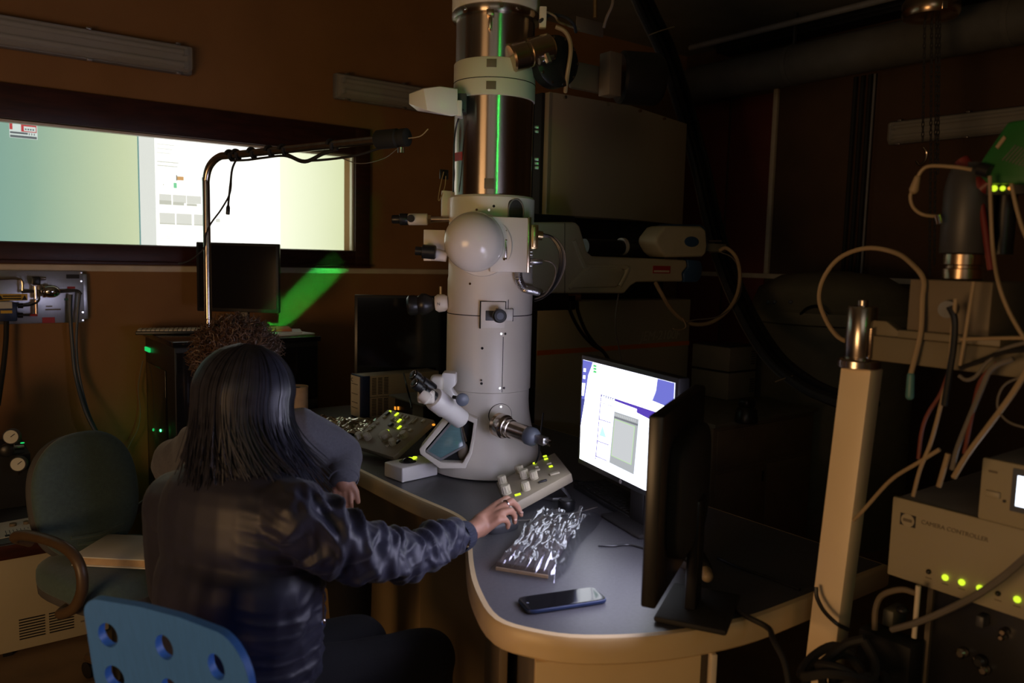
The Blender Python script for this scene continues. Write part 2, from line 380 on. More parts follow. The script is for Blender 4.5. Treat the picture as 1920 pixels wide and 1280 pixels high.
for p, c in ((0.14, (0.31, 0.50, 0.38, 1)), (0.36, (0.70, 0.80, 0.50, 1)), (0.78, (1.25, 1.3, 0.98, 1))):
    e = els.new(p); e.color = c
em = nt.nodes.new('ShaderNodeEmission'); nt.links.new(rp.outputs[0], em.inputs[0]); em.inputs[1].default_value = 1.0
nt.links.new(em.outputs[0], nt.nodes['Material Output'].inputs[0]); MATS['projected'] = m
emat('projected_page', (1.0, 1.0, 0.94), 1.7)
emat('projected_page_dim', (0.90, 0.93, 0.86), 1.0)
scr = thing('projection_screen', 'large lit projection screen with a projected web page behind the dark window frame', 'screen', (1.0, YS, 1.45))
g = G().bb((WX0 - .05, YS, 1.45), (WX1 + .06, YS + .02, 2.16)); o = obj('screen_sheet', g, 'projected', scr, smooth=False)
o.location = (-1.0, -YS, -1.45)   # keep mesh coordinates equal to room coordinates for the picture
for p in o.data.vertices: p.co += V((1.0, YS, 1.45))
def spx(x0, y0, x1, y1, name, m, k=1):
    a = PY(x0, (y0), YS); b = PY(x1, y1, YS)
    z0, z1 = sorted((a.z, b.z)); obj(name, G().bb((a.x, YS - .0006 * k, z0), (b.x, YS - .0006 * (k - 1) - .0001, z1)), m, scr, smooth=False)
def sx_(px): return PY(px, 380, YS).x
def sr(x0, x1, z0, z1, name, m, k=1): obj(name, G().bb((sx_(x0), YS - .0007 * k, z0), (sx_(x1), YS - .0001, z1)), m, scr, smooth=False)
sr(266, 525, 1.46, 2.15, 'web_page', 'projected_page', 1)
sr(260, 292, 1.46, 2.15, 'page_margin', 'projected_page_dim', 2)
sr(260, 262.5, 1.46, 2.15, 'page_edge', 'prj_teal', 3)
for i, w in enumerate((330, 325, 322)): sr(296, w, 2.045 - .022 * i, 2.049 - .022 * i, 'text_line', 'prj_light', 3)
for i, w in enumerate((336, 334)): sr(296, w, 1.955 - .020 * i, 1.9595 - .020 * i, 'text_line', 'prj_grey', 3)
sr(331, 333, 1.865, 1.895, 'page_picture', 'prj_dark', 3); sr(333, 345, 1.868, 1.888, 'page_picture', 'prj_orange', 3)
sr(326, 332, 1.825, 1.853, 'page_picture', 'prj_green', 3); sr(306, 308, 1.835, 1.842, 'page_picture', 'prj_grey', 3)
for i, a in enumerate((298.5, 324, 350)):
    sr(a, a + 23 + 2 * i, 1.748, 1.79, 'page_picture', 'prj_light', 3); sr(a, a + 23 - 2 * i, 1.735, 1.757 - .005 * i, 'page_picture', 'prj_grey', 4)
for i, a in enumerate((298.5, 330, 363)):
    sr(a, a + 29, 1.635, 1.692, 'page_picture', 'prj_light', 3); sr(a, a + 29, 1.632, 1.638, 'page_picture', 'prj_grey', 4)
sr(404, 412, 1.655, 1.675, 'page_picture', 'prj_light', 3)
for i in range(4): sr(297, 350 - 5 * i, 1.545 + .012 * i, 1.5475 + .012 * i, 'text_line', 'prj_light', 3)
# red and slate logo card
sr(23, 75, 2.010, 2.090, 'logo_card', 'prj_white', 2)
sr(23.5, 29, 2.048, 2.088, 'logo_block', 'prj_red', 3); sr(45, 73.5, 2.042, 2.088, 'logo_block', 'prj_red', 3); sr(50, 72, 2.046, 2.068, 'logo_block', 'prj_white', 4)
sr(24, 57, 2.030, 2.039, 'logo_bar', 'prj_slate', 3); sr(24, 73.5, 2.012, 2.023, 'logo_bar', 'prj_slate', 3)
for i in range(4): sr(52 + i * 4.6, 55 + i * 4.6, 2.051, 2.058, 'logo_letter', 'prj_slate', 5)
for i in range(3): sr(59 + i * 4.6, 60.5 + i * 4.6, 2.028, 2.038, 'logo_letter', 'prj_slate', 5)
struct('wall_behind_screen', G().bb((WX0 - .2, YS + .1, 1.2), (WX1 + .3, YS + .15, 2.4)), 'dark_gap', smooth=False)

# ------------------------------------------------------------------ fluorescent wall lamps
def fixture(label, M, L):
    """local: x along the wall 0..L, y out of the wall (negative), z height"""
    t = thing('fluorescent_lamp', label, 'lamp', M.translation, group='unlit fluorescent wall lamps')
    obj('housing', G(M).bb((0, -.045, 0), (L, 0, .145)), 'grey', t, bev=.012)
    obj('reflector', G(M).bb((.02, -.05, .012), (L - .02, -.0455, .133)), 'lamp_inside', t)
    for z in (.042, .103):
        o = obj('fluorescent_tube', G(M).cyl((.05, -.068, z), (L - .05, -.068, z), .013, n=12), 'lamp_inside', t)
        for x in (.03, L - .05): obj('socket', G(M).bb((x, -.085, z - .015), (x + .02, -.05, z + .015)), 'grey', o, bev=.003)
    obj('cover', G(M).prism([(.004, -.046, .004), (.02, -.096, .018), (.02, -.096, .127), (.004, -.046, .141)], (L - .03, 0, 0)), 'acrylic_cover', t, bev=.006)
    n = max(2, int(L / .36)); k = [.07 + i * (L - .14) / n for i in range(n + 1)]
    for x in k:
        for z in (-.004, .140): obj('clip', G(M).bb((x - .012, -.06, z), (x + .012, -.035, z + .009)), 'alu', t, bev=.002)
fixture('long unlit fluorescent lamp on the brown wall above the window', basis((-.15, YW, 2.388), (1, 0, 0)), 1.35)
fixture('unlit fluorescent lamp on the brown wall beside the steel column', basis((1.985, YW, 2.382), (1, 0, 0)), 1.25)
fixture('unlit fluorescent lamp on the dark wall behind the hanging chains', basis((XR, 2.68, 2.262), (0, -1, 0)), 1.35)

# ------------------------------------------------------------------ gas panel on the wall, left
P0 = PY(0, 505, 4.38); pan = thing('gas_manifold', 'brushed metal gas panel with valves and pipes on the brown wall', 'panel', (.45, YW, 1.13))
def wp(x, y, Y=4.37): return PY(x, y, Y)
obj('plate', G().bb((-.05, 4.365, 1.135), (.672, 4.385, 1.385)), 'alu', pan, bev=.002)
obj('side_strip', G().bb((.660, 4.372, 1.150), (.690, 4.398, 1.37)), 'alu', pan, bev=.002)
for x, y in ((152, 511), (152, 527), (155, 600), (155, 585)): obj('bolt', G().cyl(wp(x, y, 4.366), wp(x, y, 4.366) + V((0, -.006, 0)), .004, n=10), 'chrome', pan)
def sticker(x0, y0, x1, y1, m, parent, Y=4.3645, name='sticker'):
    a = wp(x0, y0, Y); b = wp(x1, y1, Y); return obj(name, G().bb((a.x, Y - .001, min(a.z, b.z)), (b.x, Y, max(a.z, b.z))), m, parent, smooth=False)
sticker(124, 514, 149, 522, 'ink', pan); sticker(126, 537, 141, 541, 'sign_red', pan); sticker(79, 595, 103, 605, 'sign_red', pan); sticker(120, 559, 128, 563, 'teal_plastic', pan)
o = sticker(-4, 551, 52, 563, 'sign_yellow', pan)
sticker(5, 554, 40, 556, 'ink', pan, 4.3632, 'print_line'); sticker(5, 558.5, 40, 560.5, 'ink', pan, 4.3632, 'print_line')
for x in (1, 46): obj('warning_triangle', G().prism([wp(x - 5, 562, 4.3632), wp(x + 5, 562, 4.3632), wp(x, 553, 4.3632)], (0, -.0006, 0)), 'ink', pan, smooth=False)
sticker(86, 573, 98, 575, 'ink_soft', pan, name='print_line'); sticker(85, 579, 114, 581, 'ink_soft', pan, name='print_line')
Yp = 4.325
obj('pipe', G().tube([wp(40, 547, Yp), wp(60, 546, Yp), wp(90, 547, Yp), wp(125, 546, Yp), wp(145, 545, Yp), wp(152, 552, Yp)], .007), 'dark_grey', pan)
obj('pipe', G().tube([wp(-5, 523, Yp), wp(30, 522, Yp), wp(41, 527, Yp), wp(42, 546, Yp)], .005), 'steel', pan)
v = obj('valve', G().sell(wp(95, 546, 4.31), (.042, .030, .030)), 'chrome', pan); obj('valve_flange', G().cyl(wp(80, 546, 4.318), wp(85, 546, 4.318), .030), 'bronze', v)
b = obj('pressure_switch', G().bb(wp(58, 518, 4.345), wp(76, 534, 4.31)), 'black', pan, bev=.004)
obj('switch_connector', G().cyl(wp(76, 522, 4.33), wp(86, 522, 4.33), .008, n=12), 'steel', b)
obj('pipe_fitting', G().cyl(wp(66, 536, Yp), wp(67, 560, Yp), .009, n=12), 'chrome', pan)
obj('pipe_fitting', G().cyl(wp(67, 562, Yp), wp(68, 588, Yp), .008, n=12), 'bronze', pan)
obj('red_nozzle', G().cyl(wp(70, 590, Yp), wp(55, 591, Yp), .007, .004, n=10), 'sign_red', pan)
tr = obj('transformer_box', G().bb(wp(-8, 566, 4.355), wp(33, 602, 4.29)), 'navy_plastic', pan, bev=.006)
sticker(-6, 566, 23, 578, 'paper', tr, 4.2895); sticker(1, 582, 23, 587, 'sign_yellow', tr, 4.2895)
for y in (573, 591): obj('cable_gland', G().cyl(wp(33, y, 4.32), wp(43, y, 4.32), .012, n=12), 'black', tr)
obj('lead', G().tube([wp(43, 573, 4.32), wp(60, 571, 4.32), wp(73, 562, 4.32), wp(72, 545, 4.32)], .005), 'black', pan)
obj('lead', G().tube([wp(43, 591, 4.32), wp(56, 591, 4.32)], .004), 'black', pan)
cable('gas_hose', 'pair of slim dark blue hoses hanging from the wall panel behind the swivel chair', [wp(133, 552, Yp), wp(132, 590, Yp), wp(136, 650, Yp), wp(142, 705, 4.32), wp(160, 770, 4.25), wp(185, 820, 4.2), wp(196, 845, 4.15), wp(200, 960, 4.1)], .0085, 'hose_blue', 'hose')
cable('gas_hose', 'thin bent hose curving down from the angled pipe of the wall panel', [wp(150, 550, Yp), wp(146, 590, Yp), wp(143, 640, Yp), wp(148, 700, Yp), wp(165, 770, 4.27), wp(190, 825, 4.23), wp(203, 860, 4.18), wp(208, 960, 4.1)], .006, 'hose_blue', 'hose')
cable('black_cable', 'thick black power cord hanging under the transformer box', [wp(12, 602, 4.32), wp(11, 640, 4.32), wp(6, 690, 4.30), wp(-4, 760, 4.25)], .011, 'black_matte', 'cord')
cable('thin_wire', 'thin pale wire looping down the brown wall beside the dark cabinet', [wp(268, 676, 4.36), wp(263, 700, 4.36), wp(259, 730, 4.36), wp(263, 770, 4.34), wp(258, 805, 4.33), wp(240, 840, 4.33), wp(226, 880, 4.33), wp(224, 960, 4.3)], .0022, 'cable_grey', 'wire')

# ------------------------------------------------------------------ workbench, far left
YB = 3.3
bench = thing('workbench', 'dark workbench with a thick brown front edge behind the swivel chair', 'bench', (.1, 3.6, 0))
obj('bench_top', G().bb((-.7, 3.28, .40), (.62, 4.0, .44)), 'dark_grey', bench, bev=.004)
obj('bench_edge', G().bb((-.7, 3.255, .385), (.62, 3.281, .4395)), 'dark_wood', bench, bev=.004)
for x in (-.62, .58): obj('leg', G().bb((x - .02, 3.9, 0), (x + .02, 3.95, .40)), 'dark_grey', bench, bev=.003)
unit = thing('vented_unit', 'beige floor-standing unit with two vent grilles under the workbench', 'equipment', (.35, 3.4, 0))
obj('body', G().bb((.19, 3.30, .02), (.56, 3.75, .375)), 'beige_panel', unit, bev=.006)
for x in (.21, .52): obj('foot', G().bb((x, 3.32, 0), (x + .03, 3.36, .022)), 'black', unit)
for (x0, x1) in ((.262, .345), (.358, .440)):
    for i in range(8): obj('vent_slot', G().bb((x0, 3.2985, .060 + i * .0105), (x1, 3.303, .0645 + i * .0105)), 'dark_gap', unit, smooth=False)
for i, z in enumerate((.125, .105, .075)): obj('print_mark', G().bb((.462, 3.2985, z), (.475, 3.303, z + .006)), 'ink_soft', unit, smooth=False)
pl = thing('drawing_sheet', 'printed drawing sheet with two round pucks, green lit, on the workbench', 'paper', (.2, 3.35, .44))
obj('sheet', G().prism([(.02, 3.31, .4405), (.36, 3.36, .4405), (.37, 3.55, .4405), (.0, 3.50, .4405)], (0, 0, .002)), 'paper', pl, smooth=False)
for i in range(7): obj('print_line', G().bb((.24 + .012 * i, 3.37 + .006 * i, .4426), (.242 + .012 * i, 3.42, .4430)), 'ink', pl, smooth=False)
obj('print_block', G().bb((.235, 3.345, .4426), (.25, 3.37, .4430)), 'ink', pl, smooth=False)
for x in (.270, .315): obj('puck', G().cyl((x, 3.47, .4425), (x, 3.47, .452), .012), 'oxide_brown', pl)
shelf = obj('equipment_cabinet', G().bb((-.55, 3.72, .44), (.36, 4.05, .66)), 'black_matte', bev=.004, label='low black cabinet standing on the workbench under bottles and gauges', cat='cabinet')
tub = thing('plastic_tub', 'round white plastic tub on the dark cabinet at the workbench', 'tub', (.19, 3.85, .80))
obj('body', G().lathe([(.07, 0), (.082, .10)], (.145, 3.86, .775)), 'white_plastic', tub); obj('rim', G().lathe([(.083, 0), (.087, .004), (.087, .012), (.083, .016)], (.145, 3.86, .870)), 'white_plastic', tub)
obj('tub_stand', G().bb((.03, 3.78, .66), (.24, 3.95, .775)), 'black', loc=(.14, 3.86, .66), bev=.004, label='black block carrying the white tub', cat='block')
def gauge(name, label, c, r):
    t = thing(name, label, 'gauge', c); c = V(c); d = V((-.35, -.9, .1)).normalized()
    obj('case', G().lathe([(r * .9, 0), (r, .004), (r, .026), (r * .88, .030)], c, d), 'dark_grey', t)
    obj('dial', G().lathe([(r * .84, .0305), (r * .84, .0312)], c, d), 'paper', t)
    obj('needle', G().cyl(c + d * .033, c + d * .033 + V((.7, -.25, .6)).normalized() * r * .6, .0016, n=6), 'ink', t)
    obj('stem', G().cyl(c + d * .01, c + d * .01 + V((0, .05, -.07)), .008, n=10), 'bronze', t)
gauge('pressure_gauge', 'upper round pressure gauge on the gas regulator', PY(25, 817, 3.70), .031)
gauge('pressure_gauge', 'lower round pressure gauge beside the labelled bottle', PY(38, 868, 3.70), .031)
reg = thing('gas_regulator', 'brass and steel gas regulator body between two pressure gauges', 'regulator', (.16, 3.76, .66))
obj('body', G().cyl((.16, 3.77, .66), (.16, 3.77, .80), .022), 'bronze', reg); obj('outlet', G().cyl(PY(20, 840, 3.74), PY(45, 838, 3.74), .010, n=12), 'chrome', reg)
obj('knob', G().lathe([(.022, 0), (.026, .006), (.026, .03), (.02, .035)], PY(14, 842, 3.70), (-.2, -1, 0)), 'black', reg)
bt = thing('labelled_bottle', 'squat bottle with green and white label at the workbench', 'bottle', (.09, 3.7, .66))
obj('body', G().lathe([(.05, 0), (.056, .01), (.056, .075), (.040, .10), (.02, .115)], (.105, 3.72, .662)), 'paper', bt); obj('cap', G().cyl((.105, 3.72, .777), (.105, 3.72, .80), .022), 'white_plastic', bt)
obj('label_patch', G().lathe([(.0567, .03), (.0567, .06)], (.105, 3.72, .662), caps=False), 'teal_plastic', bt)
obj('print', textg('Arg', basis((.075, 3.663, .672), (1, -.3, 0)), .028), 'ink', bt, smooth=False)
emit_obj = obj('indicator_light', G().sell(PY(42, 830, 3.68), (.008, .004, .003)), 'led_emerald', label='small green indicator light by the pressure gauges', cat='light')

# ------------------------------------------------------------------ dark cabinet with monitor on top
cab = thing('instrument_cabinet', 'tall dark glossy instrument cabinet against the wall below the window', 'cabinet', (1.28, 4.05, 0))
obj('body', G().bb((.945, 3.80, 0), (1.64, 4.36, 1.055)), 'black', cab, bev=.006)
obj('top', G().bb((.935, 3.785, 1.056), (1.65, 4.37, 1.082)), 'black_gloss', cab, bev=.004)
obj('door', G().bb((.95, 3.793, .06), (1.635, 3.80, 1.03)), 'black_gloss', cab, bev=.003)
obj('side_window', G().bb((.9385, 3.95, .38), (.9445, 4.31, .93)), 'black_gloss', cab, bev=.03, seg=4)
obj('edge_lamp', G().bb((.936, 4.245, .985), (.944, 4.335, 1.005)), 'led_emerald', cab, smooth=False)
kb = thing('keyboard', 'dark keyboard lying on the instrument cabinet beside the bent steel pole', 'keyboard', (1.06, 4.15, 1.083))
MK = basis((1.06, 4.17, 1.083), (.95, -.3, 0))
obj('case', G(MK).bb((-.19, -.07, 0), (.19, .07, .018)), 'black', kb, bev=.004)
g = G(MK)
for r in range(5):
    for c in range(18): g.bb((-.182 + c * .0203, -.06 + r * .025, .018), (-.166 + c * .0203, -.042 + r * .025, .024))
obj('keys', g, 'key_cream', kb, smooth=False, kind='stuff')
bk = thing('paper_stack', 'loose papers and an orange booklet on the instrument cabinet', 'papers', (1.5, 4.0, 1.083))
obj('sheet', G(basis((1.50, 4.02, 1.083), (.9, -.3, 0))).bb((-.13, -.1, 0), (.13, .1, .012)), 'paper', bk, bev=.002)
obj('sheet', G(basis((1.53, 3.93, 1.083), (.97, .2, 0))).bb((-.11, -.08, 0), (.11, .08, .006)), 'paper', bk, bev=.001)
obj('booklet', G(basis((1.47, 4.04, 1.0955), (.9, -.25, 0))).bb((-.11, -.08, 0), (.11, .08, .014)), 'paper_orange', bk, bev=.002)
def monitor(name, label, M, w, h, th=.035, screen='black_gloss', stand=True, zdesk=None):
    """local: x right, z up from panel bottom centre, front -y"""
    t = thing(name, label, 'monitor', M.translation)
    obj('panel', G(M).bb((-w / 2, 0, 0), (w / 2, th, h)), 'black', t, bev=.005)
    obj('back_bulge', G(M).sell((0, th + .004, h * .5), (w * .34, .035, h * .34), .4, .4), 'black_matte', t)
    s = obj('screen', G(M).bb((-w / 2 + .014, -.0015, .018), (w / 2 - .014, .0005, h - .014)), screen, t, smooth=False)
    if stand and zdesk is not None:
        dz = M.translation.z - zdesk
        obj('neck', G(M).bb((-.035, th + .02, -dz + .01), (.035, th + .045, h * .45)), 'black', t, bev=.006)
        obj('foot', G(M).bb((-.10, .0, -dz + .0005), (.10, .15, -dz + .014)), 'black_matte', t, bev=.006)
    return t, s
a = PD(370, 582, 4.0); b = PD(522, 586, 4.0); c = (a + b) / 2
monitor('monitor', 'small dark switched-off monitor standing on the instrument cabinet', basis((c.x, c.y, 1.195), (b - a)), .412, .345, zdesk=1.083)

# ------------------------------------------------------------------ bent steel pole with arm
pole = thing('bent_pole_stand', 'bent steel pole stand with cable-wrapped arm reaching to the column', 'stand', (.955, 3.3, 0))
pb = V((.958, 3.315, 0)); z_a = 1.865; end = Pz(712, 262, 1.9); ad = V((end.x - pb.x, end.y - pb.y, 0)); L = ad.length; ad.normalize()
pts = [pb + V((0, 0, .02)), pb + V((0, 0, .9)), pb + V((0, 0, z_a - .16)), pb + V((0, 0, z_a - .09)), pb + ad * .02 + V((0, 0, z_a - .035)), pb + ad * .07 + V((0, 0, z_a)), pb + ad * .14 + V((0, 0, z_a + .006)), pb + ad * (L * .5) + V((0, 0, z_a + .017)), V((end.x, end.y, 1.9))]
obj('pole', G().tube(pts, .0145, n=14, res=8), 'steel', pole)
obj('base', G().lathe([(.16, 0), (.16, .012), (.03, .03), (.02, .06)], pb), 'black', pole)
hd = end; hx = ad
hg = obj('head_grip', G().lathe([(.030, 0), (.033, .004), (.033, .085), (.028, .090), (.028, .10), (.031, .103), (.031, .125), (.02, .13)], end - hx * .01, hx + V((0, 0, .03)), n=24), 'black_matte', pole)
obj('head_screw', G().cyl(end + hx * .09 + V((0, 0, -.03)), end + hx * .09 + V((0, 0, -.048)), .012, n=14), 'steel', hg)
obj('head_wire', G().tube([end + hx * .115 + V((0, 0, .0)), end + hx * .15 + V((0, 0, .002)), end + hx * .175 + V((0, 0, .008)), end + hx * .20 + V((0, 0, .028))], .0022), 'cable_cream', hg)
def onarm(t): return pb + ad * (L * t) + V((0, 0, z_a + .034 * t))
for t in (.16, .20, .295, .40, .48, .75):
    c = onarm(t); u = ad; w = u.cross(UP)
    obj('cable_wrap', G().tube([c + u * (.022 * k / 12 - .011) + (w * math.cos(k * .55) + UP * math.sin(k * .55)) * .0185 for k in range(13)], .0055, n=8, res=3), 'black_matte', pole)
obj('arm_cable', G().tube([onarm(.16) + V((0, 0, -.02)), onarm(.26) + V((0, 0, -.024)), onarm(.36) + V((0, 0, -.022)), onarm(.48) + V((0, 0, -.022)), onarm(.58) + V((0, 0, -.045)), onarm(.72) + V((0, 0, -.05)), onarm(.88) + V((0, 0, -.045)), onarm(1.0) + V((0, 0, -.028))], .0045), 'black_matte', pole)
obj('arm_cable', G().tube([onarm(.5) + V((0, 0, -.02)), onarm(.6) + V((0, 0, -.05)), onarm(.7) + V((0, 0, -.028)), onarm(.78) + V((0, 0, -.015))], .0075), 'black_matte', pole)
obj('arm_cable', G().tube([onarm(.8) + V((0, 0, -.05)), onarm(.9) + V((0, 0, -.075)), onarm(1.02) + V((0, 0, -.065)), onarm(1.1) + V((0, 0, -.03))], .0016), 'cable_grey', pole)
dp = 3.13
hc = obj('hanging_cable', G().tube([PD(447, 292, dp), PD(436, 315, dp), PD(432, 345, dp), PD(429, 372, dp), PD(428, 385, dp)], .0042), 'black_matte', pole)
obj('jack_plug', G().lathe([(.004, 0), (.0075, .01), (.0075, .036), (.006, .038)], PD(428, 384, dp), PD(427, 403, dp) - PD(428, 384, dp), n=12), 'black', hc)
obj('hanging_cable', G().tube([PD(434, 330, dp), PD(431, 362, dp), PD(415, 392, dp), PD(396, 418, dp), PD(386, 440, dp), PD(384, 462, dp), PD(370, 478, dp), PD(352, 490, dp), PD(334, 495, dp)], .0034), 'black_matte', pole)
# ================================================================== DESK
desk = thing('console_desk', 'grey console desk with tan rounded edge carrying the microscope column', 'desk', (1.6, 2.0, 0))
outl = [(1.22, 3.62), (1.22, 3.0), (1.218, 2.5), (1.222, 2.155), (1.236, 1.93), (1.222, 1.83), (1.177, 1.746), (1.056, 1.555), (.983, 1.416), (.94, 1.285), (.973, 1.19), (1.044, 1.11), (1.19, 1.03), (1.376, .980), (1.554, .970), (1.75, .970)]
cv = [p.to_2d() for p in catmull([V((*p, 0)) for p in outl], 4)]
poly = cv + [V((1.95, .970)), V((1.95, 2.0)), V((2.25, 2.1)), V((2.25, 3.62))]
def inset(P, d):
    out = []; n = len(P)
    for i in range(n):
        a, b, c = P[i - 1], P[i], P[(i + 1) % n]; t = ((b - a).normalized() + (c - b).normalized()); t = t.normalized() if t.length > 1e-6 else (c - b).normalized()
        out.append(b + V((-t.y, t.x)) * d)
    return out
inn = inset(poly, .016)
obj('worktop', G().prism([(p.x, p.y, .692) for p in inn], (0, 0, .058)), 'desk_top', desk, smooth=False)
# rounded edge band
prof = [(.0165, .6915), (.006, .6915), (.0, .698), (-.001, .72), (.0, .742), (.005, .7485), (.0165, .7502)]
loops = [[(q.x, q.y, z) for q in inset(poly, d)] for d, z in prof]; n = len(poly); g = G(); vs = []; fs = []
for l in loops: vs += l
for j in range(len(loops) - 1):
    for i in range(n):
        k = (i + 1) % n; fs.append((j * n + i, j * n + k, (j + 1) * n + k, (j + 1) * n + i))
g.add(vs, fs); obj('edge_band', g, 'desk_edge', desk)
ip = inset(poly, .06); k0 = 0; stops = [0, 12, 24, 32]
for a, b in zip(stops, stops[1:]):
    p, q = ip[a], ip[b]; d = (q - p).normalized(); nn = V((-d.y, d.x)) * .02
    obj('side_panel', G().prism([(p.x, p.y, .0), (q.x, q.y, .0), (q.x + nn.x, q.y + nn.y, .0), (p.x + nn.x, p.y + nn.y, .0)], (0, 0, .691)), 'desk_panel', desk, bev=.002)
pa, pb2 = Pz(1008, 1252, .69), Pz(1322, 1238, .69); d = V((pb2.x - pa.x, pb2.y - pa.y, 0)).normalized(); nn = V((-d.y, d.x, 0))
MP = basis((pa.x, pa.y, 0), d); Lp = (pb2 - pa).length
MP = MP @ Matrix.Translation((0, .02, 0))
obj('pedestal_front', G(MP).bb((0.0, 0, .02), (Lp, .02, .691)), 'desk_edge', desk, bev=.002)
obj('pedestal_body', G(MP).bb((0.0, .021, 0), (Lp + .03, .40, .691)), 'oxide_brown', desk, bev=.002)
obj('pedestal_strip', G(MP).bb((Lp + .022, -.002, .02), (Lp + .034, .02, .691)), 'trim', desk, bev=.001)
obj('rear_leg', G().bb((1.88, 1.05, 0), (1.93, 1.10, .691)), 'oxide_brown', desk, bev=.003)
obj('rear_leg', G().bb((2.18, 3.5, 0), (2.23, 3.55, .691)), 'oxide_brown', desk, bev=.003)

# ================================================================== ELECTRON MICROSCOPE
AX, AY = 1.63, 2.29
tem = thing('electron_microscope', 'tall cream and steel electron microscope column standing on the desk', 'microscope', (AX, AY, .75))
A0 = V((AX, AY, 0))
def lat(name, prof, m, parent=None, n=56, **k): return obj(name, G().lathe(prof, A0, (0, 0, 1), n), m, parent or tem, **k)
base = lat('viewing_chamber', [(.185, .7505), (.205, .756), (.206, .775), (.198, .80), (.182, .835), (.166, .875), (.156, .92), (.149, .96), (.1455, 1.0), (.1455, 1.04)], 'cream')
lat('lower_column', [(.146, 1.0405), (.150, 1.043), (.150, 1.300), (.1495, 1.302)], 'cream')
lat('column_seam', [(.1505, 1.3022), (.1505, 1.3045)], 'dark_gap')
lat('middle_column', [(.1495, 1.305), (.150, 1.3065), (.150, 1.42), (.148, 1.43), (.148, 1.700), (.142, 1.707)], 'cream')
lat('lens_barrel', [(.136, 1.708), (.136, 2.028)], 'steel_brushed')
lat('barrel_collar', [(.1365, 2.0285), (.140, 2.03), (.140, 2.146), (.137, 2.15)], 'cream')
lat('collar_seam', [(.1405, 2.083), (.1405, 2.0855)], 'dark_gap')
lat('gun_barrel', [(.134, 2.151), (.134, 2.288), (.146, 2.292), (.150, 2.30), (.150, 2.312), (.146, 2.318)], 'steel_brushed')
lat('gun_housing', [(.146, 2.319), (.149, 2.323), (.149, 2.62), (.14, 2.64)], 'cream')
lat('gun_cap', [(.10, 2.641), (.10, 2.70), (.09, 2.72)], 'steel')
def onc(a, z, r=.1502): # point on the column, angle a in degrees from the camera-facing line (positive = picture right)
    t = math.radians(a); dd = -FH * math.cos(t) + RH * math.sin(t); return V((AX, AY, z)) + dd * r, dd
# keyed slots in the collar and barrel
for z, h, r in ((2.128, .026, .1405), (2.058, .026, .1405), (1.742, .034, .1365)):
    p, dd = onc(-3, z, r); obj('slot', G(basis(p, dd.cross(UP) * -1)).bb((-.016, -.0012, -h / 2), (.016, .004, h / 2)), 'oxide_brown', tem, bev=.0008)
p, dd = onc(-6, 2.262, .138); obj('locating_pin', G(basis(p, RH)).bb((-.012, -.02, .01), (.012, .01, .03)).bb((-.005, -.014, -.03), (.005, .008, .01)), 'bronze', tem, bev=.002)
for a in (-42, 8, 30):
    p, dd = onc(a, 2.304, .150); obj('bolt', G().cyl(p, p + dd * .006, .007, n=12), 'chrome', tem)
# seam lines, screws and holes on the column
def seam(a0, z0, a1, z1, w=.0022):
    g = G()
    if abs(a0 - a1) < 1e-6:
        p, dd = onc(a0, z0, .1503); q, _ = onc(a0, z1, .1503); g.tube([p, q], w / 2, n=4, res=1)
    else: g.tube([onc(a0 + (a1 - a0) * i / 8, z0 + (z1 - z0) * i / 8, .1503)[0] for i in range(9)], w / 2, n=4, res=1)
    obj('panel_seam', g, 'dark_gap', tem)
seam(20, 1.045, 20, 1.235); seam(26, 1.30, 26, 1.36)
for a, z in ((17, 1.06), (22.5, 1.06), (17, 1.245), (22.5, 1.245), (-7, 1.298), (-25, 1.41), (-18, 1.655), (-2, 1.655), (29, 1.325)):
    p, dd = onc(a, z, .1498 if z < 1.42 else .148); obj('screw', G().cyl(p - dd * .001, p + dd * .0022, .0042, n=10), 'chrome', tem)
for a, z in ((-7, 1.195), (-7, 1.075), (4, 1.668)):
    p, dd = onc(a, z, .150 if z < 1.42 else .148); obj('screw_hole', G().cyl(p - dd * .001, p + dd * .0006, .0046, n=12), 'dark_gap', tem)
p, dd = onc(-7, 1.087); obj('screw', G().cyl(p - dd * .001, p + dd * .004, .0034, n=10), 'chrome', tem)
# round cover on the viewing chamber
p, dd = onc(19, .965, .1455); o = obj('round_cover', G().lathe([(.040, -.012), (.040, .003), (.038, .004)], p, dd + V((0, 0, .03)), n=36), 'cream', tem)
obj('cover_seam', G().lathe([(.0415, -.012), (.0415, .0018)], p, dd + V((0, 0, .03)), n=36), 'dark_gap', o)
sd = dd.cross(UP)
for t in (90, 205, 325):
    q = p + dd * .004 + (sd * math.cos(math.radians(t)) + UP * math.sin(math.radians(t))) * .031; obj('cover_screw', G().cyl(q, q + dd * .002, .0038, n=10), 'chrome', o)
# aperture plate with black knob
p, dd = onc(10, 1.31, .1500); MA = basis(p, (dd.cross(UP) * -1))
pl_ = obj('knob_plate', G(MA).bb((-.052, -.0045, -.045), (.030, .02, .042)).bb((.030, -.0042, -.020), (.056, .02, .018)), 'cream', tem, bev=.001)
obj('plate_seam', G(MA).bb((-.0545, -.003, -.048), (-.052, .018, .044)).bb((.030, -.0035, .018), (.0325, .016, .043)).bb((.056, -.003, -.022), (.058, .016, .020)).bb((-.052, -.0035, .042), (.032, .015, .0436)), 'dark_gap', pl_)
obj('recess', G(MA).bb((-.038, -.0052, -.022), (.0, .005, .014)), 'dark_grey', pl_, bev=.003)
kn = obj('knob', G().lathe([(.014, 0), (.014, .02), (.021, .022), (.023, .030), (.023, .046), (.020, .05)], p + (MA.to_3x3() @ V((.0, -.004, -.004))), dd + V((.12, 0, .05)), n=26), 'black', pl_)
obj('knob_face', G().lathe([(.012, .0502), (.012, .0512)], p + (MA.to_3x3() @ V((.0, -.004, -.004))), dd + V((.12, 0, .05))), 'blue_grey', kn)
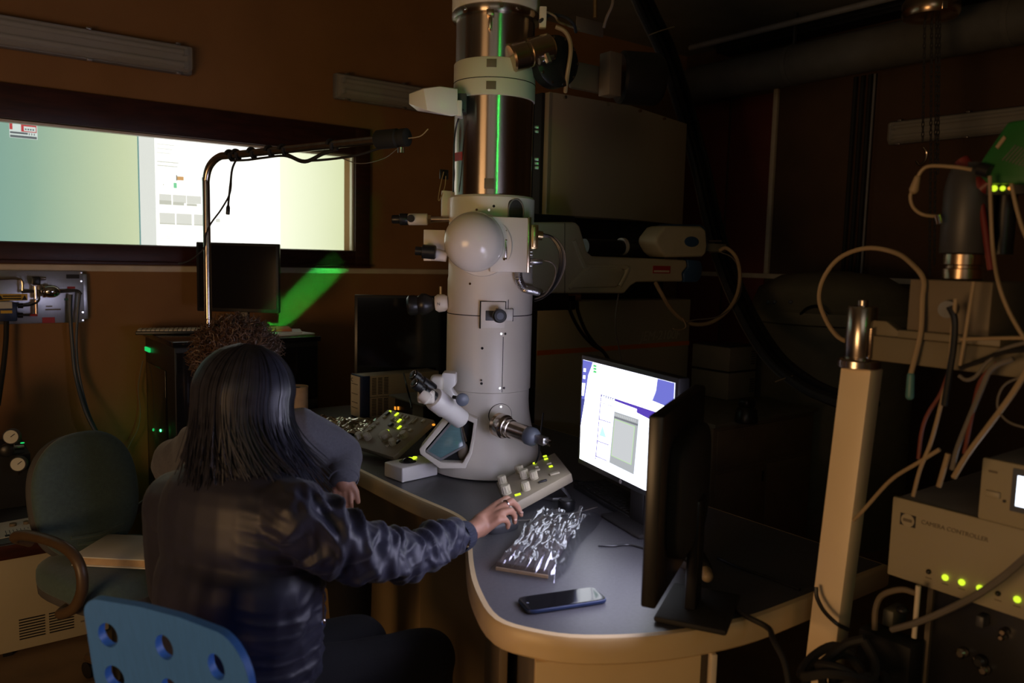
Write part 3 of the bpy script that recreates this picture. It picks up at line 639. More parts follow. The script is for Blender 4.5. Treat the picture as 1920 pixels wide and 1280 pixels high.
obj('pin', G().cyl(p + UP * .014 + dd * .01, p + UP * .024 + dd * .02, .004, n=10), 'bronze', pl_)
# domed cover
dc = PD(890, 453, 2.60); dax = (EYE - dc).normalized(); dax = (dax - RH * .16 + V((0, 0, -.04))).normalized()
fl = obj('dome_flange', G().lathe([(.102, -.10), (.102, -.004), (.099, .0)], dc + RH * .022 - UP * .012, dax, n=48), 'cream', tem)
pr = []
for k in range(13):
    a = math.pi / 2 * k / 12; pr.append((.098 * math.cos(a) ** .9 if k < 12 else .0006, .012 + .085 * math.sin(a)))
obj('dome', G().lathe([(.094, .002), (.098, .006)] + pr, dc, dax, n=56), 'cream_gloss', tem, ang=60)
for t in (215, 235, 60, 80):
    sd = dax.cross(UP).normalized(); q = dc + (sd * math.cos(math.radians(t)) + UP * math.sin(math.radians(t))) * .094 + RH * .022 + dax * .001; obj('flange_bolt', G().cyl(q, q + dax * .005, .004, n=8), 'chrome', fl)
# side block to the right of the dome
bl = PD(962, 459, 2.60); MB = basis(bl, (RH * .97 + FH * .22))
sb = obj('side_block', G(MB).bb((-.075, -.002, -.089), (.048, .14, .089)), 'cream', tem, bev=.003)
obj('block_edge', G(MB).bb((.048, -.004, -.089), (.058, .14, .091)), 'bronze', sb, bev=.001)
obj('slit', G(MB).bb((-.028, -.0036, -.048), (-.020, -.001, .050)), 'steel', sb, bev=.001)
for z in (-.045, -.012, .015, .046): obj('slit_screw', G(MB).cyl((-.024, -.003, z), (-.024, -.006, z), .0026, n=8), 'chrome', sb)
gb = obj('gold_connector', G(MB).bb((.060, .0, -.012), (.085, .06, .068)), 'gold_metal', sb, bev=.003)
obj('connector_rim', G(MB).bb((.064, -.006, -.006), (.080, .0, .062)), 'gold_metal', gb, bev=.003)
obj('connector_gland', G(MB).cyl((.085, .03, .035), (.105, .03, .033), .015, n=14), 'gold_metal', gb)
obj('lemo_plug', G(MB).lathe([(.006, 0), (.011, .006), (.011, .03), (.008, .045)], (.060, .02, -.053), (1, 0, 0), n=14), 'alu', sb)
for z in (-.02, -.03, -.066): obj('bolt', G(MB).cyl((.058, .01, z), (.068, .01, z), .004, n=8), 'chrome', sb)
# oval glass port on the right above the block
p, dd = onc(34, 1.663, .146); o = obj('oval_port', G(basis(p, dd.cross(UP) * -1)).sell((0, 0, -.012), (.030, .006, .042), .5, .9), 'dark_grey', tem)
obj('port_rim', G(basis(p, dd.cross(UP) * -1)).tube([(.031 * math.cos(t), -.005, .043 * math.sin(t) - .012) for t in [math.pi * 2 * k / 24 for k in range(25)]], .0025, n=6, res=1), 'grey', o)
# corrugated hose under the block
hp = [PD(972, 508, 2.66), PD(973, 525, 2.66), PD(982, 540, 2.68), PD(1000, 545, 2.74), PD(1012, 548, 2.80)]
g = G(); hpc = catmull(hp, 8)
for i, q in enumerate(hpc[:-1]):
    t = hpc[i + 1] - q; g.lathe([(.011, 0), (.0145, t.length * .35), (.0145, t.length * .6), (.011, t.length)], q, t, n=12, caps=False)
obj('corrugated_hose', g, 'alu', tem)
# black and grey cables looping from the connectors
for k, (dx, r, m) in enumerate(((0, .0055, 'black'), (5, .0045, 'dark_grey'), (-5, .0045, 'black'), (9, .004, 'cable_grey'))):
    obj('loop_cable', G().tube([PD(1018, 440 + k, 2.64), PD(1036 + dx * .4, 446, 2.64), PD(1052 + dx * .6, 470, 2.64), PD(1052 + dx * .6, 505, 2.66), PD(1036 + dx * .5, 538, 2.70), PD(1018 + dx * .3, 556, 2.76), PD(1003, 561 + k, 2.84)], r), m, tem)
obj('thin_cable', G().tube([PD(1020, 488, 2.62), PD(1034, 492, 2.62), PD(1042, 505, 2.64), PD(1038, 528, 2.66), PD(1022, 552, 2.7), PD(1004, 560, 2.78)], .0028), 'cable_grey', tem)
# left-side attachments: three knob assemblies and the vertical rail
def knobset(pts_body, m):  # list of (px0,px1,y,r_px,mat)
    pass
dL = 2.78
def PLx(x, y): return PD(x, y, dL)
px = dL / FPX
t1 = obj('specimen_rod', G().cyl(PLx(846, 411), PLx(808, 411), 6 * px, n=18), 'bronze', tem)
obj('rod_body', G().lathe([(9 * px, 0), (11 * px, 2 * px), (11 * px, 36 * px), (7 * px, 38 * px)], PLx(765, 411), PLx(800, 411) - PLx(765, 411), n=22), 'cream', t1)
obj('rod_knob', G().lathe([(7 * px, 0), (8 * px, 2 * px), (8 * px, 14 * px), (11 * px, 15 * px), (11 * px, 28 * px), (10 * px, 30 * px)], PLx(735, 411), PLx(765, 411) - PLx(735, 411), n=22), 'black', t1)
obj('dial_dot', G().cyl(PLx(772, 410) - FH * .018, PLx(772, 410) - FH * .026, 7 * px, n=20), 'black_matte', t1)
obj('rod_nut', G().cyl(PLx(800, 411), PLx(808, 411), 9 * px, n=6), 'gold_metal', t1)
t2 = obj('aperture_block', G(basis(PLx(814, 460), RH)).bb((-.037, 0, -.054), (.037, .05, .054)), 'cream', tem, bev=.002)
obj('aperture_cone', G().cyl(PLx(838, 482), PLx(812, 476), 9 * px, 12 * px), 'white_plastic', t2)
obj('aperture_knob', G().lathe([(8 * px, 0), (8 * px, 12 * px), (13 * px, 13 * px), (13 * px, 36 * px), (11 * px, 38 * px)], PLx(781, 470) - FH * .03, RH + UP * -.06, n=24), 'black', t2)
t3 = obj('valve_neck', G().lathe([(12 * px, 0), (16 * px, 6 * px), (17 * px, 18 * px), (13 * px, 24 * px)], PLx(840, 567), PLx(812, 569) - PLx(840, 567), n=22), 'cream', tem)
obj('valve_knob', G().lathe([(9 * px, 0), (14 * px, 4 * px), (20 * px, 14 * px), (21 * px, 22 * px), (16 * px, 30 * px), (19 * px, 36 * px), (19 * px, 46 * px), (15 * px, 50 * px)], PLx(814, 569), PLx(760, 573) - PLx(814, 569), n=26), 'black', t3)
obj('valve_pin', G().cyl(PLx(826, 552), PLx(826, 537), 2.6 * px, n=10), 'gold_metal', t3)
obj('neck_print', textg('N', basis(PLx(821, 571) - FH * .035, RH), .014), 'ink', t3, smooth=False)
rail = obj('side_rail', G().bb(PD(832, 410, 2.80) + V((-.01, -.01, 0)), PD(846, 358, 2.80) + V((.01, .01, 0))), 'white_plastic', tem, bev=.003)
obj('rail_clip', G().bb(PD(827, 336, 2.80) + V((-.008, -.008, 0)), PD(838, 318, 2.80) + V((.008, .008, 0))), 'black', rail, bev=.002)
obj('rail_wire', G().tube([PD(836, 330, 2.78), PD(834, 350, 2.78), PD(826, 372, 2.78), PD(822, 374, 2.78), PD(825, 352, 2.78), PD(832, 322, 2.78)], .0016, n=6), 'cable_cream', rail)
obj('fine_cable', G().tube([PD(868, 205, 2.60), PD(858, 228, 2.64), PD(852, 262, 2.66), PD(851, 318, 2.68), PD(850, 360, 2.70)], .003), 'black', tem)
sticker_p, dd = onc(-58, 1.835, .1365); obj('warning_label', G(basis(sticker_p, dd.cross(UP) * -1)).bb((-.022, -.001, -.014), (.022, .002, .014)), 'sign_red', tem, smooth=False)
# faceted white box on a bracket, upper left
bx = PD(812, 190, 2.62); MX = basis(bx, (RH * .86 + FH * -.5))
hb = bmesh.new()
for x, y, d in ((794, 166, 2.56), (825, 162, 2.56), (858, 167, 2.58), (858, 215, 2.58), (846, 218, 2.58), (801, 207, 2.56), (767, 176, 2.62), (767, 195, 2.62), (783, 208, 2.62), (793, 165, 2.68), (825, 161, 2.70), (858, 166, 2.70), (858, 216, 2.70), (800, 208, 2.70), (769, 178, 2.70), (769, 196, 2.70)): hb.verts.new(PD(x, y, d))
bmesh.ops.convex_hull(hb, input=hb.verts[:]); bmesh.ops.dissolve_limit(hb, angle_limit=.06, verts=hb.verts[:], edges=hb.edges[:]); hb.verts.index_update()
g = G().add([v_.co.copy() for v_ in hb.verts], [tuple(q.index for q in f_.verts) for f_ in hb.faces]); hb.free()
fb = obj('faceted_box', g, 'white_plastic', tem, bev=.002, seg=2, ang=25)
obj('box_bracket', G(basis(PD(864, 190, 2.60), RH)).bb((-.010, 0, -.034), (.018, .06, .026)), 'dark_grey', fb, bev=.002)
obj('bracket_step', G(basis(PD(860, 203, 2.58), RH)).bb((-.006, 0, -.024), (.010, .06, .026)), 'white_plastic', fb, bev=.002)
# gun pump cylinder and flange, upper right
q0, q1 = PD(962, 108, 2.60), PD(1034, 88, 2.64); ax = (q1 - q0).normalized()
pu = obj('gun_valve', G().lathe([(.040, -.010), (.046, -.004), (.046, .045), (.043, .048), (.043, .056), (.046, .059), (.046, .135), (.036, .145)], q0, ax, n=30), 'bronze', tem)
obj('gun_flange', G().lathe([(.06, 0), (.085, .006), (.085, .05), (.07, .06)], PD(1030, 120, 2.72), RH * .5 - FH * .8, n=36), 'black', pu)
for k in range(10):
    a = k * math.pi / 5; c = PD(1030, 120, 2.72); d1 = (RH * .5 - FH * .8).normalized(); s1 = d1.cross(UP).normalized()
    q = c + d1 * .05 + (s1 * math.cos(a) + UP * math.sin(a)) * .077; obj('flange_bolt', G().cyl(q, q + d1 * .008, .005, n=8), 'chrome', pu)
obj('valve_link', G().cyl(PD(1010, 115, 2.60), PD(1036, 105, 2.62), .012, n=12), 'alu', pu)
obj('valve_nut', G().cyl(PD(1024, 102, 2.60), PD(1030, 118, 2.60), .011, n=6), 'alu', pu)
obj('pump_body', G().bb(PD(1075, 112, 2.95), PD(1145, 165, 2.95) + V((.12, .12, 0))), 'oxide_brown', pu, bev=.01)
obj('pump_plate', G().bb(PD(1145, 95, 2.95), PD(1150, 175, 2.95) + V((.06, .08, 0))), 'oxide_brown', pu, bev=.002)
obj('pump_motor', G().lathe([(.09, 0), (.10, .01), (.10, .15), (.085, .17)], PD(1160, 145, 3.1), RH + FH * .2, n=30), 'black', pu)
obj('gun_hose', G().tube([PD(1042, 50, 2.66), PD(1058, 58, 2.66), PD(1068, 75, 2.66), PD(1070, 100, 2.66), PD(1064, 140, 2.68), PD(1060, 172, 2.74)], .0075), 'cable_cream', tem)
obj('gun_cable', G().tube([PD(1012, 40, 2.62), PD(1032, 28, 2.66), PD(1058, 32, 2.70), PD(1075, 45, 2.74), PD(1080, 60, 2.78)], .006), 'dark_grey', tem)
obj('gun_cable', G().tube([PD(1020, 20, 2.64), PD(1040, 30, 2.66), PD(1050, 42, 2.70), PD(1086, 55, 2.78)], .004), 'cable_cream', tem)
obj('gun_tag', G(basis(PD(1018, 32, 2.63), RH)).bb((-.012, -.004, -.034), (.012, .02, .034)), 'cream', tem, bev=.003)
obj('gun_frame', G().bb(PD(1080, 30, 2.85), PD(1130, 58, 2.85) + V((.06, .06, 0))), 'oxide_brown', tem, bev=.004)
obj('gun_rod', G().cyl(PD(1116, -10, 2.85), PD(1116, 34, 2.85), .008, n=10), 'gold_metal', tem)
obj('gun_cable', G().tube([PD(1150, -10, 2.8), PD(1148, 10, 2.8), PD(1138, 32, 2.82), PD(1132, 52, 2.84)], .006), 'cable_grey', tem)
# viewing window: plane X = XV, seen through a tan frame
def vw(x, y, o=0.0): return PD(x, y, 2.675 - .045 * (y - 773) / 105 + o)
ow = [(835, 782), (864, 773), (896, 786), (892, 815), (885, 850), (873, 878), (824, 878), (788, 851), (786, 842)]
iw = [(842, 790), (864, 782), (888, 793), (885, 816), (879, 848), (867, 868), (828, 867), (798, 849), (797, 843)]
obj('window_frame', G().ring([vw(*p) for p in ow], [vw(*p) for p in iw], FH * .05), 'cream', tem, bev=.002)
obj('bay_body', G().prism([vw(x, y, .05) for x, y in ow], FH * .10), 'cream', tem, bev=.002)
obj('window_dark', G().prism([vw(x, y, .035) for x, y in iw], FH * .012), 'dark_gap', tem, smooth=False)
obj('viewing_glass', G().prism([vw(846, 794, .006), vw(862, 790, .006), vw(870, 836, .006), vw(826, 860, .006), vw(802, 846, .006)], FH * .004), 'view_glass', tem, bev=.001)
obj('glass_rim', G().ring([vw(x, y, .002) for x, y in ((845, 791), (864, 787), (873, 837), (826, 864), (798, 846))], [vw(x, y, .002) for x, y in ((847, 795), (862, 791), (869.5, 835), (826, 859), (803, 845.5))], FH * .007), 'grey', tem)
obj('chamber_screen', G(basis(vw(868, 846, .028), RH)).sell((0, 0, 0), (.018, .010, .032)), 'oxide_brown', tem)
obj('lever', G().cyl(vw(866, 795, .004), vw(874, 828, -.004), .004, n=10), 'steel', tem)
obj('chamber_foot', G().prism([(1.44, 2.40, .751), (1.52, 2.26, .751), (1.60, 2.36, .751), (1.52, 2.46, .751)], (.01, .01, .035)), 'cream', tem, bev=.01)
# binocular on a yoke
e0, e1 = PD(790, 728, 2.50), PD(866, 787, 2.62); bd = (e1 - e0).normalized(); Lb = (e1 - e0).length
bino = obj('binocular_tube', G().lathe([(.026, Lb * .28), (.034, Lb * .29), (.037, Lb * .34), (.037, Lb * .58), (.033, Lb * .585), (.032, Lb * .98), (.024, Lb * 1.02)], e0, bd, n=30), 'white_plastic', tem)
for off in (0.0, 1.0):
    o_ = RH * -.010 * off + UP * .020 * off + FH * .045 * off
    ep = obj('eyepiece', G().lathe([(.012, -.035), (.018, -.032), (.019, -.012), (.015, -.008), (.015, .004), (.019, .008), (.019, .03), (.021, .034), (.021, .06)], e0 + o_, bd, n=24), 'black', bino)
    obj('eyepiece_ring', G().lathe([(.0125, -.0362), (.0145, -.0362), (.0145, -.0352), (.0125, -.0352)], e0 + o_, bd, n=24, caps=False), 'chrome', ep)
obj('tube_block', G(basis(PD(800, 742, 2.53), RH)).sell((0, 0, 0), (.028, .03, .022), .4, .4), 'cream', bino)
obj('dust_cap', G().lathe([(.018, 0), (.020, .004), (.020, .03), (.014, .036)], PD(789, 737, 2.50), V((RH * .7 - UP * .6)), n=20), 'cream', bino)
yk = PD(842, 712, 2.62)
obj('yoke', G(basis(yk, RH)).prism([(-.045, 0, -.022), (-.02, 0, .024), (.022, 0, .022), (.024, 0, -.016), (.006, 0, -.03), (.04, 0, -.075), (.028, 0, -.088), (-.03, 0, -.05)], (0, .06, 0)), 'white_plastic', bino, bev=.006)
obj('yoke_arm', G(basis(PD(820, 722, 2.64), RH)).sell((0, 0, 0), (.024, .03, .035), .5, .5), 'cream', bino)
fk = obj('focus_knob', G().lathe([(.006, -.04), (.006, 0), (.0195, .001), (.0205, .004), (.0205, .014), (.018, .016)], PD(866, 748, 2.52), -FH + RH * .25, n=26), 'blue_grey', bino)
obj('focus_shaft', G().cyl(PD(850, 744, 2.56), PD(864, 747, 2.54), .006, n=10), 'black', fk)
# detector cylinder on the front right
c0, c1 = PD(947, 800, 2.61), PD(1038, 833, 2.46); cd = (c1 - c0).normalized()
de = obj('side_detector', G().lathe([(.034, -.03), (.040, -.02), (.040, .0), (.036, .004), (.034, .012), (.030, .014), (.031, .03), (.028, .032), (.028, .105)], c0, cd, n=34), 'steel', tem)
obj('detector_flange', G().lathe([(.039, -.035), (.039, -.012), (.036, -.004)], c0, cd, n=34), 'bronze', de)
obj('detector_cap', G().lathe([(.0285, .1052), (.030, .107), (.030, .128), (.024, .140), (.012, .147)], c0, cd, n=34), 'blue_grey', de)
s1 = cd.cross(UP).normalized()
obj('detector_plug', G(axisframe(c0 + cd * .15, cd)).bb((-.013, -.013, -.01), (.013, .013, .034)), 'alu', de, bev=.003)
for dz in (-.007, .006): obj('plug_pin', G().cyl(c0 + cd * .18 + UP * dz, c0 + cd * .205 + UP * dz, .0038, n=8), 'chrome', de)
cable('detector_cord', 'thin black cord hanging behind the console between desk and column', [c0 + V((.16, -.0, .03)), PD(1012, 830, 2.58), PD(1010, 852, 2.58), PD(1004, 868, 2.55)], .003, 'black', parent=tem)

# detector arm (right of the column)
YA = 2.55
def pa_(x, y, Y=YA): return PY(x, y, Y)
arm = obj('detector_arm', G().prism([pa_(x, y) for x, y in ((990, 416), (1080, 416), (1088, 424), (1102, 472), (1112, 480), (1288, 487), (1290, 500), (1280, 512), (1282, 528), (1195, 529), (1184, 536), (1172, 550), (990, 550))], (0, .20, 0)), 'arm_cream', tem, bev=.012, seg=3)
obj('arm_panel', G().prism([pa_(x, y, YA - .014) for x, y in ((1066, 540), (1108, 502), (1166, 501), (1172, 510), (1158, 538))], (0, .02, 0)), 'arm_cream', arm, bev=.007)
obj('arm_rib', G().tube([pa_(1076, 450), pa_(1092, 490), pa_(1104, 500), pa_(1168, 501), pa_(1174, 508), pa_(1160, 536)], .012, n=8), 'arm_cream', arm)
obj('arm_rib', G().tube([pa_(1104, 500), pa_(1066, 541)], .012, n=8, res=1), 'arm_cream', arm)
obj('arm_seam', G().tube([pa_(1059, 418, YA - .0005), pa_(1059, 549, YA - .0005)], .0013, n=4, res=1), 'dark_gap', arm)
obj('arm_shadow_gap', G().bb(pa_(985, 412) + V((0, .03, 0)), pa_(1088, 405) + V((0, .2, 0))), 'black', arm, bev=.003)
obj('arm_end', G().prism([pa_(x, y, YA + .004) for x, y in ((1289, 486), (1314, 488), (1318, 500), (1316, 520), (1308, 529), (1283, 529), (1282, 512), (1291, 500))], (0, .19, 0)), 'blue_cap', arm, bev=.008)
lb = obj('red_label', G().bb(pa_(1225, 498, YA - .002), pa_(1255.5, 512.5, YA + .002)), 'sign_red', arm, smooth=False)
obj('label_strip', G().bb(pa_(1226.5, 506.5, YA - .003), pa_(1254, 510.5, YA)), 'trim', lb, smooth=False)
obj('cable_gland', G().bb(pa_(1066, 550, 2.6), pa_(1084, 564, 2.62)), 'bronze', arm, bev=.002)
obj('black_box', G().bb(pa_(1000, 552, 2.6), pa_(1052, 578, 2.7)), 'black', arm, bev=.006)
# detector head
YD = 2.53
hdp = [(1230, 456), (1232, 444), (1246, 426), (1254, 423), (1316, 424), (1325, 431), (1327, 460), (1325, 475), (1318, 482), (1250, 482), (1240, 473)]
hd_ = obj('detector_head', G().prism([pa_(x, y, YD) for x, y in hdp], (0, .12, 0)), 'arm_cream', tem, bev=.016, seg=4)
obj('head_collar', G().prism([pa_(1228 + (x - 1228) * 1.0, y - 3, YD + .03) for x, y in hdp], (0, .06, 0)), 'blue_cap', hd_, bev=.008)
oc = pa_(1297, 453, YD); obj('oval_badge', G().sell(oc, (.052, .004, .025)), 'blue_cap', hd_)
obj('head_bracket', G().bb(pa_(1328, 456, YD + .03), pa_(1346, 472, YD + .08)), 'grey_olive', hd_, bev=.002)
for y in (452, 472): obj('bracket_screw', G().cyl(pa_(1328, y, YD + .05), pa_(1352, y, YD + .05), .005, n=8), 'alu', hd_)
obj('cold_finger', G().cyl(pa_(1095, 462, 2.68), pa_(1240, 466, 2.68), .035, n=24), 'black', tem)
obj('finger_clamp', G().cyl(pa_(1164, 462, 2.68), pa_(1169, 462, 2.68), .040, n=24), 'cream', tem)
cable('detector_hose', 'cream hose looping down and round from the detector head', [pa_(1348, 470, 2.56), pa_(1362, 465, 2.54), pa_(1380, 482, 2.5), pa_(1387, 512, 2.5), pa_(1383, 548, 2.5), pa_(1366, 580, 2.5), pa_(1336, 603, 2.5), pa_(1304, 608, 2.5), pa_(1278, 598, 2.5), pa_(1256, 576, 2.5), pa_(1240, 550, 2.5), pa_(1229, 530, 2.54)], .0095, 'cable_cream', parent=tem)
cable('detector_lead', 'thin grey lead', [pa_(1350, 472, 2.55), pa_(1375, 485, 2.52), pa_(1390, 520, 2.52), pa_(1384, 560, 2.5), pa_(1350, 592, 2.49), pa_(1300, 600, 2.49), pa_(1286, 606, 2.49)], .003, 'cable_grey', parent=tem)
cable('hose_tie', 'tie', [pa_(1280, 596, 2.49), pa_(1286, 612, 2.48), pa_(1276, 618, 2.48), pa_(1262, 616, 2.48)], .003, 'cable_cream', parent=tem)
for k in range(2):
    cable('arm_cable', 'arm cable', [pa_(1068 + 14 * k, 564, 2.6), pa_(1070 + 14 * k, 585, 2.6), pa_(1088 + 10 * k, 620, 2.6), pa_(1110 + 6 * k, 645, 2.6), pa_(1132, 660, 2.58), pa_(1150, 690, 2.58)], .008, 'black', parent=tem)
cable('arm_wire', 'arm wire', [pa_(1160, 550, 2.6), pa_(1156, 580, 2.6), pa_(1154, 615, 2.6), pa_(1160, 650, 2.6), pa_(1166, 680, 2.6)], .0035, 'cable_grey', parent=tem)
obj('column_back_spine', G().bb((AX + .10, AY + .10, .76), (AX + .26, AY + .26, 2.2)), 'black', tem, bev=.006)
# little lit rack of connectors between column and upper box
for y in (238, 246, 298, 306, 314):
    obj('connector_block', G(basis(PD(1006, y, 2.82), RH)).bb((-.008, 0, -.005), (.008, .02, .005)), 'alu', tem, bev=.001)

# ------------------------------------------------------------------ cabinets behind the column
up = thing('upper_cabinet', 'large olive-beige metal box cabinet hung beside the steel column', 'cabinet', (2.88, 3.1, 1.70))
obj('body', G().prism([(2.375, 2.90, 1.705), (2.88, 2.875, 1.705), (3.47, 3.03, 1.705), (3.47, 3.45, 1.705), (2.375, 3.45, 1.705)], (0, 0, .555)), 'olive_beige', up, bev=.004)
obj('side_shade_sheet', G().bb((2.355, 2.93, 1.706), (2.3735, 3.44, 2.258)), 'black_matte', up, bev=.002)  # added black sheet, shade of the gap beside the column put in as colour
obj('panel_edge', G().bb((2.372, 2.897, 1.71), (2.39, 2.90, 2.255)), 'beige_panel', up)
for x in (2.46, 2.72): obj('screw', G().cyl((x, 2.90 - (x - 2.375) * .05, 2.245), (x, 2.888 - (x - 2.375) * .05, 2.245), .008, n=10), 'chrome', up)
for x in (2.95, 3.2): obj('screw', G().cyl((x, 2.877 + (x - 2.88) * .263, 2.245), (x, 2.862 + (x - 2.88) * .263, 2.245), .007, n=10), 'bronze', up)
obj('support_post', G().bb((2.45, 3.0, 1.30), (3.3, 3.4, 1.704)), 'black_matte', up)
low = thing('electronics_cabinet', 'grey-beige electronics cabinet with an orange stripe behind the lit monitor', 'cabinet', (2.88, 3.2, 0))
obj('body', G().bb((2.34, 2.90, .0), (3.42, 3.55, 1.298)), 'beige_panel', low, bev=.008)
obj('stripe', G().bb((2.342, 2.8975, 1.045), (3.418, 2.90, 1.068)), 'orange_paint', low, smooth=False)
obj('model_lettering', textg('JEM-2100F', basis((3.03, 2.897, 1.085), (1, 0, 0)), .070, shear=.25), 'letter_tan', low, smooth=False)
obj('kick_panel', G().bb((2.36, 2.892, .02), (3.40, 2.90, .10)), 'black', low)
obj('edge_strip', G().bb((2.30, 2.90, .72), (2.338, 3.3, 1.298)), 'black', low, bev=.003)
# ================================================================== THINGS ON THE DESK
class Slab:
    """inclined panel from its four corners: front-left A, front-right D, back-left B, back-right C (world)"""
    def __init__(s, A, D, B, C):
        c = (A + B + C + D) / 4; s.x = ((D - A) + (C - B)) / 2; s.y = ((B - A) + (C - D)) / 2; s.A = c - s.x / 2 - s.y / 2
        s.n = s.x.cross(s.y).normalized()
        if s.n.z < 0: s.n = -s.n
    def P(s, u, v, h=0.0): return s.A + s.x * u + s.y * v + s.n * h
    def at(s, x, y, h=0.0):
        r = ray(x, y); return EYE + r * ((s.A - EYE).dot(s.n) / r.dot(s.n)) + s.n * h
    def M(s, x, y, h=0.0):
        yy = s.n.cross(s.x).normalized(); m = Matrix((s.x.normalized(), yy, s.n)).transposed().to_4x4(); m.translation = s.at(x, y, h); return m
    def slab(s, th): return G().prism([s.P(0, 0), s.P(1, 0), s.P(1, 1), s.P(0, 1)], s.n * -th)
def console(name, label, S, th, leds, keys, knobs, slots, stand):
    t = thing(name, label, 'control panel', (S.P(.5, .5).x, S.P(.5, .5).y, .75))
    obj('body', S.slab(th), 'console_tan', t, bev=.004)
    for (x, y, w, d) in leds:
        k = obj('lit_button', G(S.M(x, y)).bb((-w / 2, -d / 2, 0), (w / 2, d / 2, .004)), 'led_green', t, bev=.0008)
    for (x, y, w, d) in keys: obj('button', G(S.M(x, y)).bb((-w / 2, -d / 2, 0), (w / 2, d / 2, .0045)), 'key_cream', t, bev=.001)
    for (x, y, w, d) in slots: obj('dark_button', G(S.M(x, y)).bb((-w / 2, -d / 2, 0), (w / 2, d / 2, .005)), 'black', t, bev=.001)
    for (x, y, r, h) in knobs:
        b = S.at(x, y); kn = obj('knob', G().lathe([(r * 1.12, 0), (r * 1.12, .004), (r, .005), (r * .97, h), (r * .85, h + .0015)], b, S.n, n=24), 'key_cream', t)
        g = G(S.M(x, y))
        for q in range(12):
            a = q * math.pi / 6; g.cyl((r * math.cos(a), r * math.sin(a), .005), (r * .98 * math.cos(a), r * .98 * math.sin(a), h), .0011, n=4)
        obj('knob_ribs', g, 'trim', kn, smooth=False)
    for p in stand: obj('leg', G().cyl((p.x, p.y, .7505), p, .006, n=10), 'black', t)
    return t
A = Pz(653, 830, .785); D = Pz(736, 858, .785); B = PY(727, 768, A.y + .02)
SL = Slab(A, D, B, PY(814, 785, D.y + .02))
b_, s_ = (.018, .010), (.013, .013)
t = console('control_panel', 'sloping tan control panel with glowing keys beside the binocular', SL, .022,
    [(730, 773, .011, .018), (744, 777, .011, .018), (749, 789, .011, .018), (749, 801.5, .011, .018), (726, 808, .016, .010)],
    [(721, 782, *s_), (708, 793, *s_), (700, 800, *s_), (694, 805, *s_), (688, 809, *s_), (752, 780, .011, .016), (758, 782, .011, .016), (764, 783, .011, .016), (736, 786, .011, .016), (742, 787.5, .011, .016), (756, 790.5, .011, .016), (742, 800, .011, .016), (759, 804, .017, .014), (770, 807, .017, .014), (748, 818, *s_), (794, 789.5, .014, .016), (726, 836, *s_), (772, 791, .007, .03), (778, 789, .007, .03)],
    [(691, 822, .013, .022), (675, 820, .012, .022), (725, 822, .020, .028), (759, 818, .014, .02), (738, 832, .013, .02)],
    [(733, 796.5, .022, .016), (727, 776, .012, .022), (746, 829, .014, .02)], [SL.P(.1, .9, -.02), SL.P(.9, .9, -.02), SL.P(.12, .06, -.02), SL.P(.9, .06, -.02)])
A = Pz(928, 905, .79); D = Pz(955, 948, .79); B = PY(1042, 846, A.y + .015)
SR = Slab(A, D, B, PY(1069, 888, D.y + .015))
t = console('control_panel', 'tilted tan control panel with ribbed knobs above the computer mouse', SR, .030,
    [(1022, 856, .009, .013), (1024, 861, .009, .013), (1002.5, 869, .010, .011), (1033, 875, .010, .012), (971, 928, .010, .018)],
    [(1029, 869, .016, .016), (1006, 876, .014, .012), (1008, 881, .016, .014), (1040, 888, .018, .030)],
    [(975, 886, .013, .024), (984, 895, .014, .026), (1002, 897, .012, .024), (987, 918, .012, .024), (943, 906, .013, .024), (950, 925, .014, .026)],
    [(1018, 903, .010, .026)], [])
mp = SR.P(.5, .75, -.03)
o = obj('panel_stand', G().tube([V((mp.x - .02, mp.y + .02, .757)), SR.P(.25, .8, -.032), SR.P(.75, .8, -.032), V((mp.x + .03, mp.y - .06, .757)), V((mp.x - .03, mp.y - .05, .757)), V((mp.x - .05, mp.y - .0, .757))], .006, n=8, res=2), 'alu', t)
sp = Pz(930, 893, .75); pl = thing('terminal_plate', 'small cream plate with black lever behind the tilted control panel', 'plate', (sp.x, sp.y, .75))
obj('plate', G(basis((sp.x + .03, sp.y - .0, .752), RH)).prism([(-.05, 0, 0), (.075, 0, 0), (.06, .01, .05), (-.04, .01, .045)], (0, .012, 0)), 'cream', pl, bev=.002)
obj('lever', G(basis((sp.x + .035, sp.y - .005, .785), RH + UP * .45)).sell((.01, -.006, 0), (.045, .008, .009), .5, .5), 'black', pl)
pk = Pz(1062, 955, .75); t = thing('black_puck', 'round black rubber puck on the desk beside the panel stand', 'puck', pk)
obj('body', G().lathe([(.024, .0005), (.026, .003), (.026, .026), (.024, .030)], pk), 'black', t); obj('recess', G().lathe([(.017, .0301), (.017, .0312)], pk), 'dark_grey', t)

# joystick box
Fq, Rq, Lq = Pz(754, 906, .75), Pz(821, 891, .75), Pz(720, 893, .75); Bq = Rq + Lq - Fq
jb = thing('trackball_box', 'small cream box with a black ball and glowing green rings on the desk', 'control box', (Fq + Bq) / 2)
obj('body', G().prism([p + V((0, 0, .001)) for p in (Fq, Rq, Bq, Lq)], (0, 0, .050)), 'white_plastic', jb, bev=.005, seg=3)
cq = Fq.lerp(Bq, .42) + (Lq - Fq) * .12; zt = .8012
obj('ball_ring', G().lathe([(.026, 0), (.029, .0005), (.029, .002), (.024, .003)], (cq.x, cq.y, zt)), 'black', jb); obj('ball', G().sell((cq.x, cq.y, zt), (.021, .021, .014)), 'black_gloss', jb)
uu = (Rq - Fq); vv = (Lq - Fq)
for a, b in ((.50, .78), (.57, .70), (.62, .80), (.70, .72), (.76, .80), (.60, .62)):
    c = Fq + uu * a + vv * (b); obj('glow_ring', G().tube([(c.x + .0065 * math.cos(q * math.pi / 6), c.y + .0065 * math.sin(q * math.pi / 6), zt + .002) for q in range(13)], .0018, n=6, res=1), 'led_green', jb)

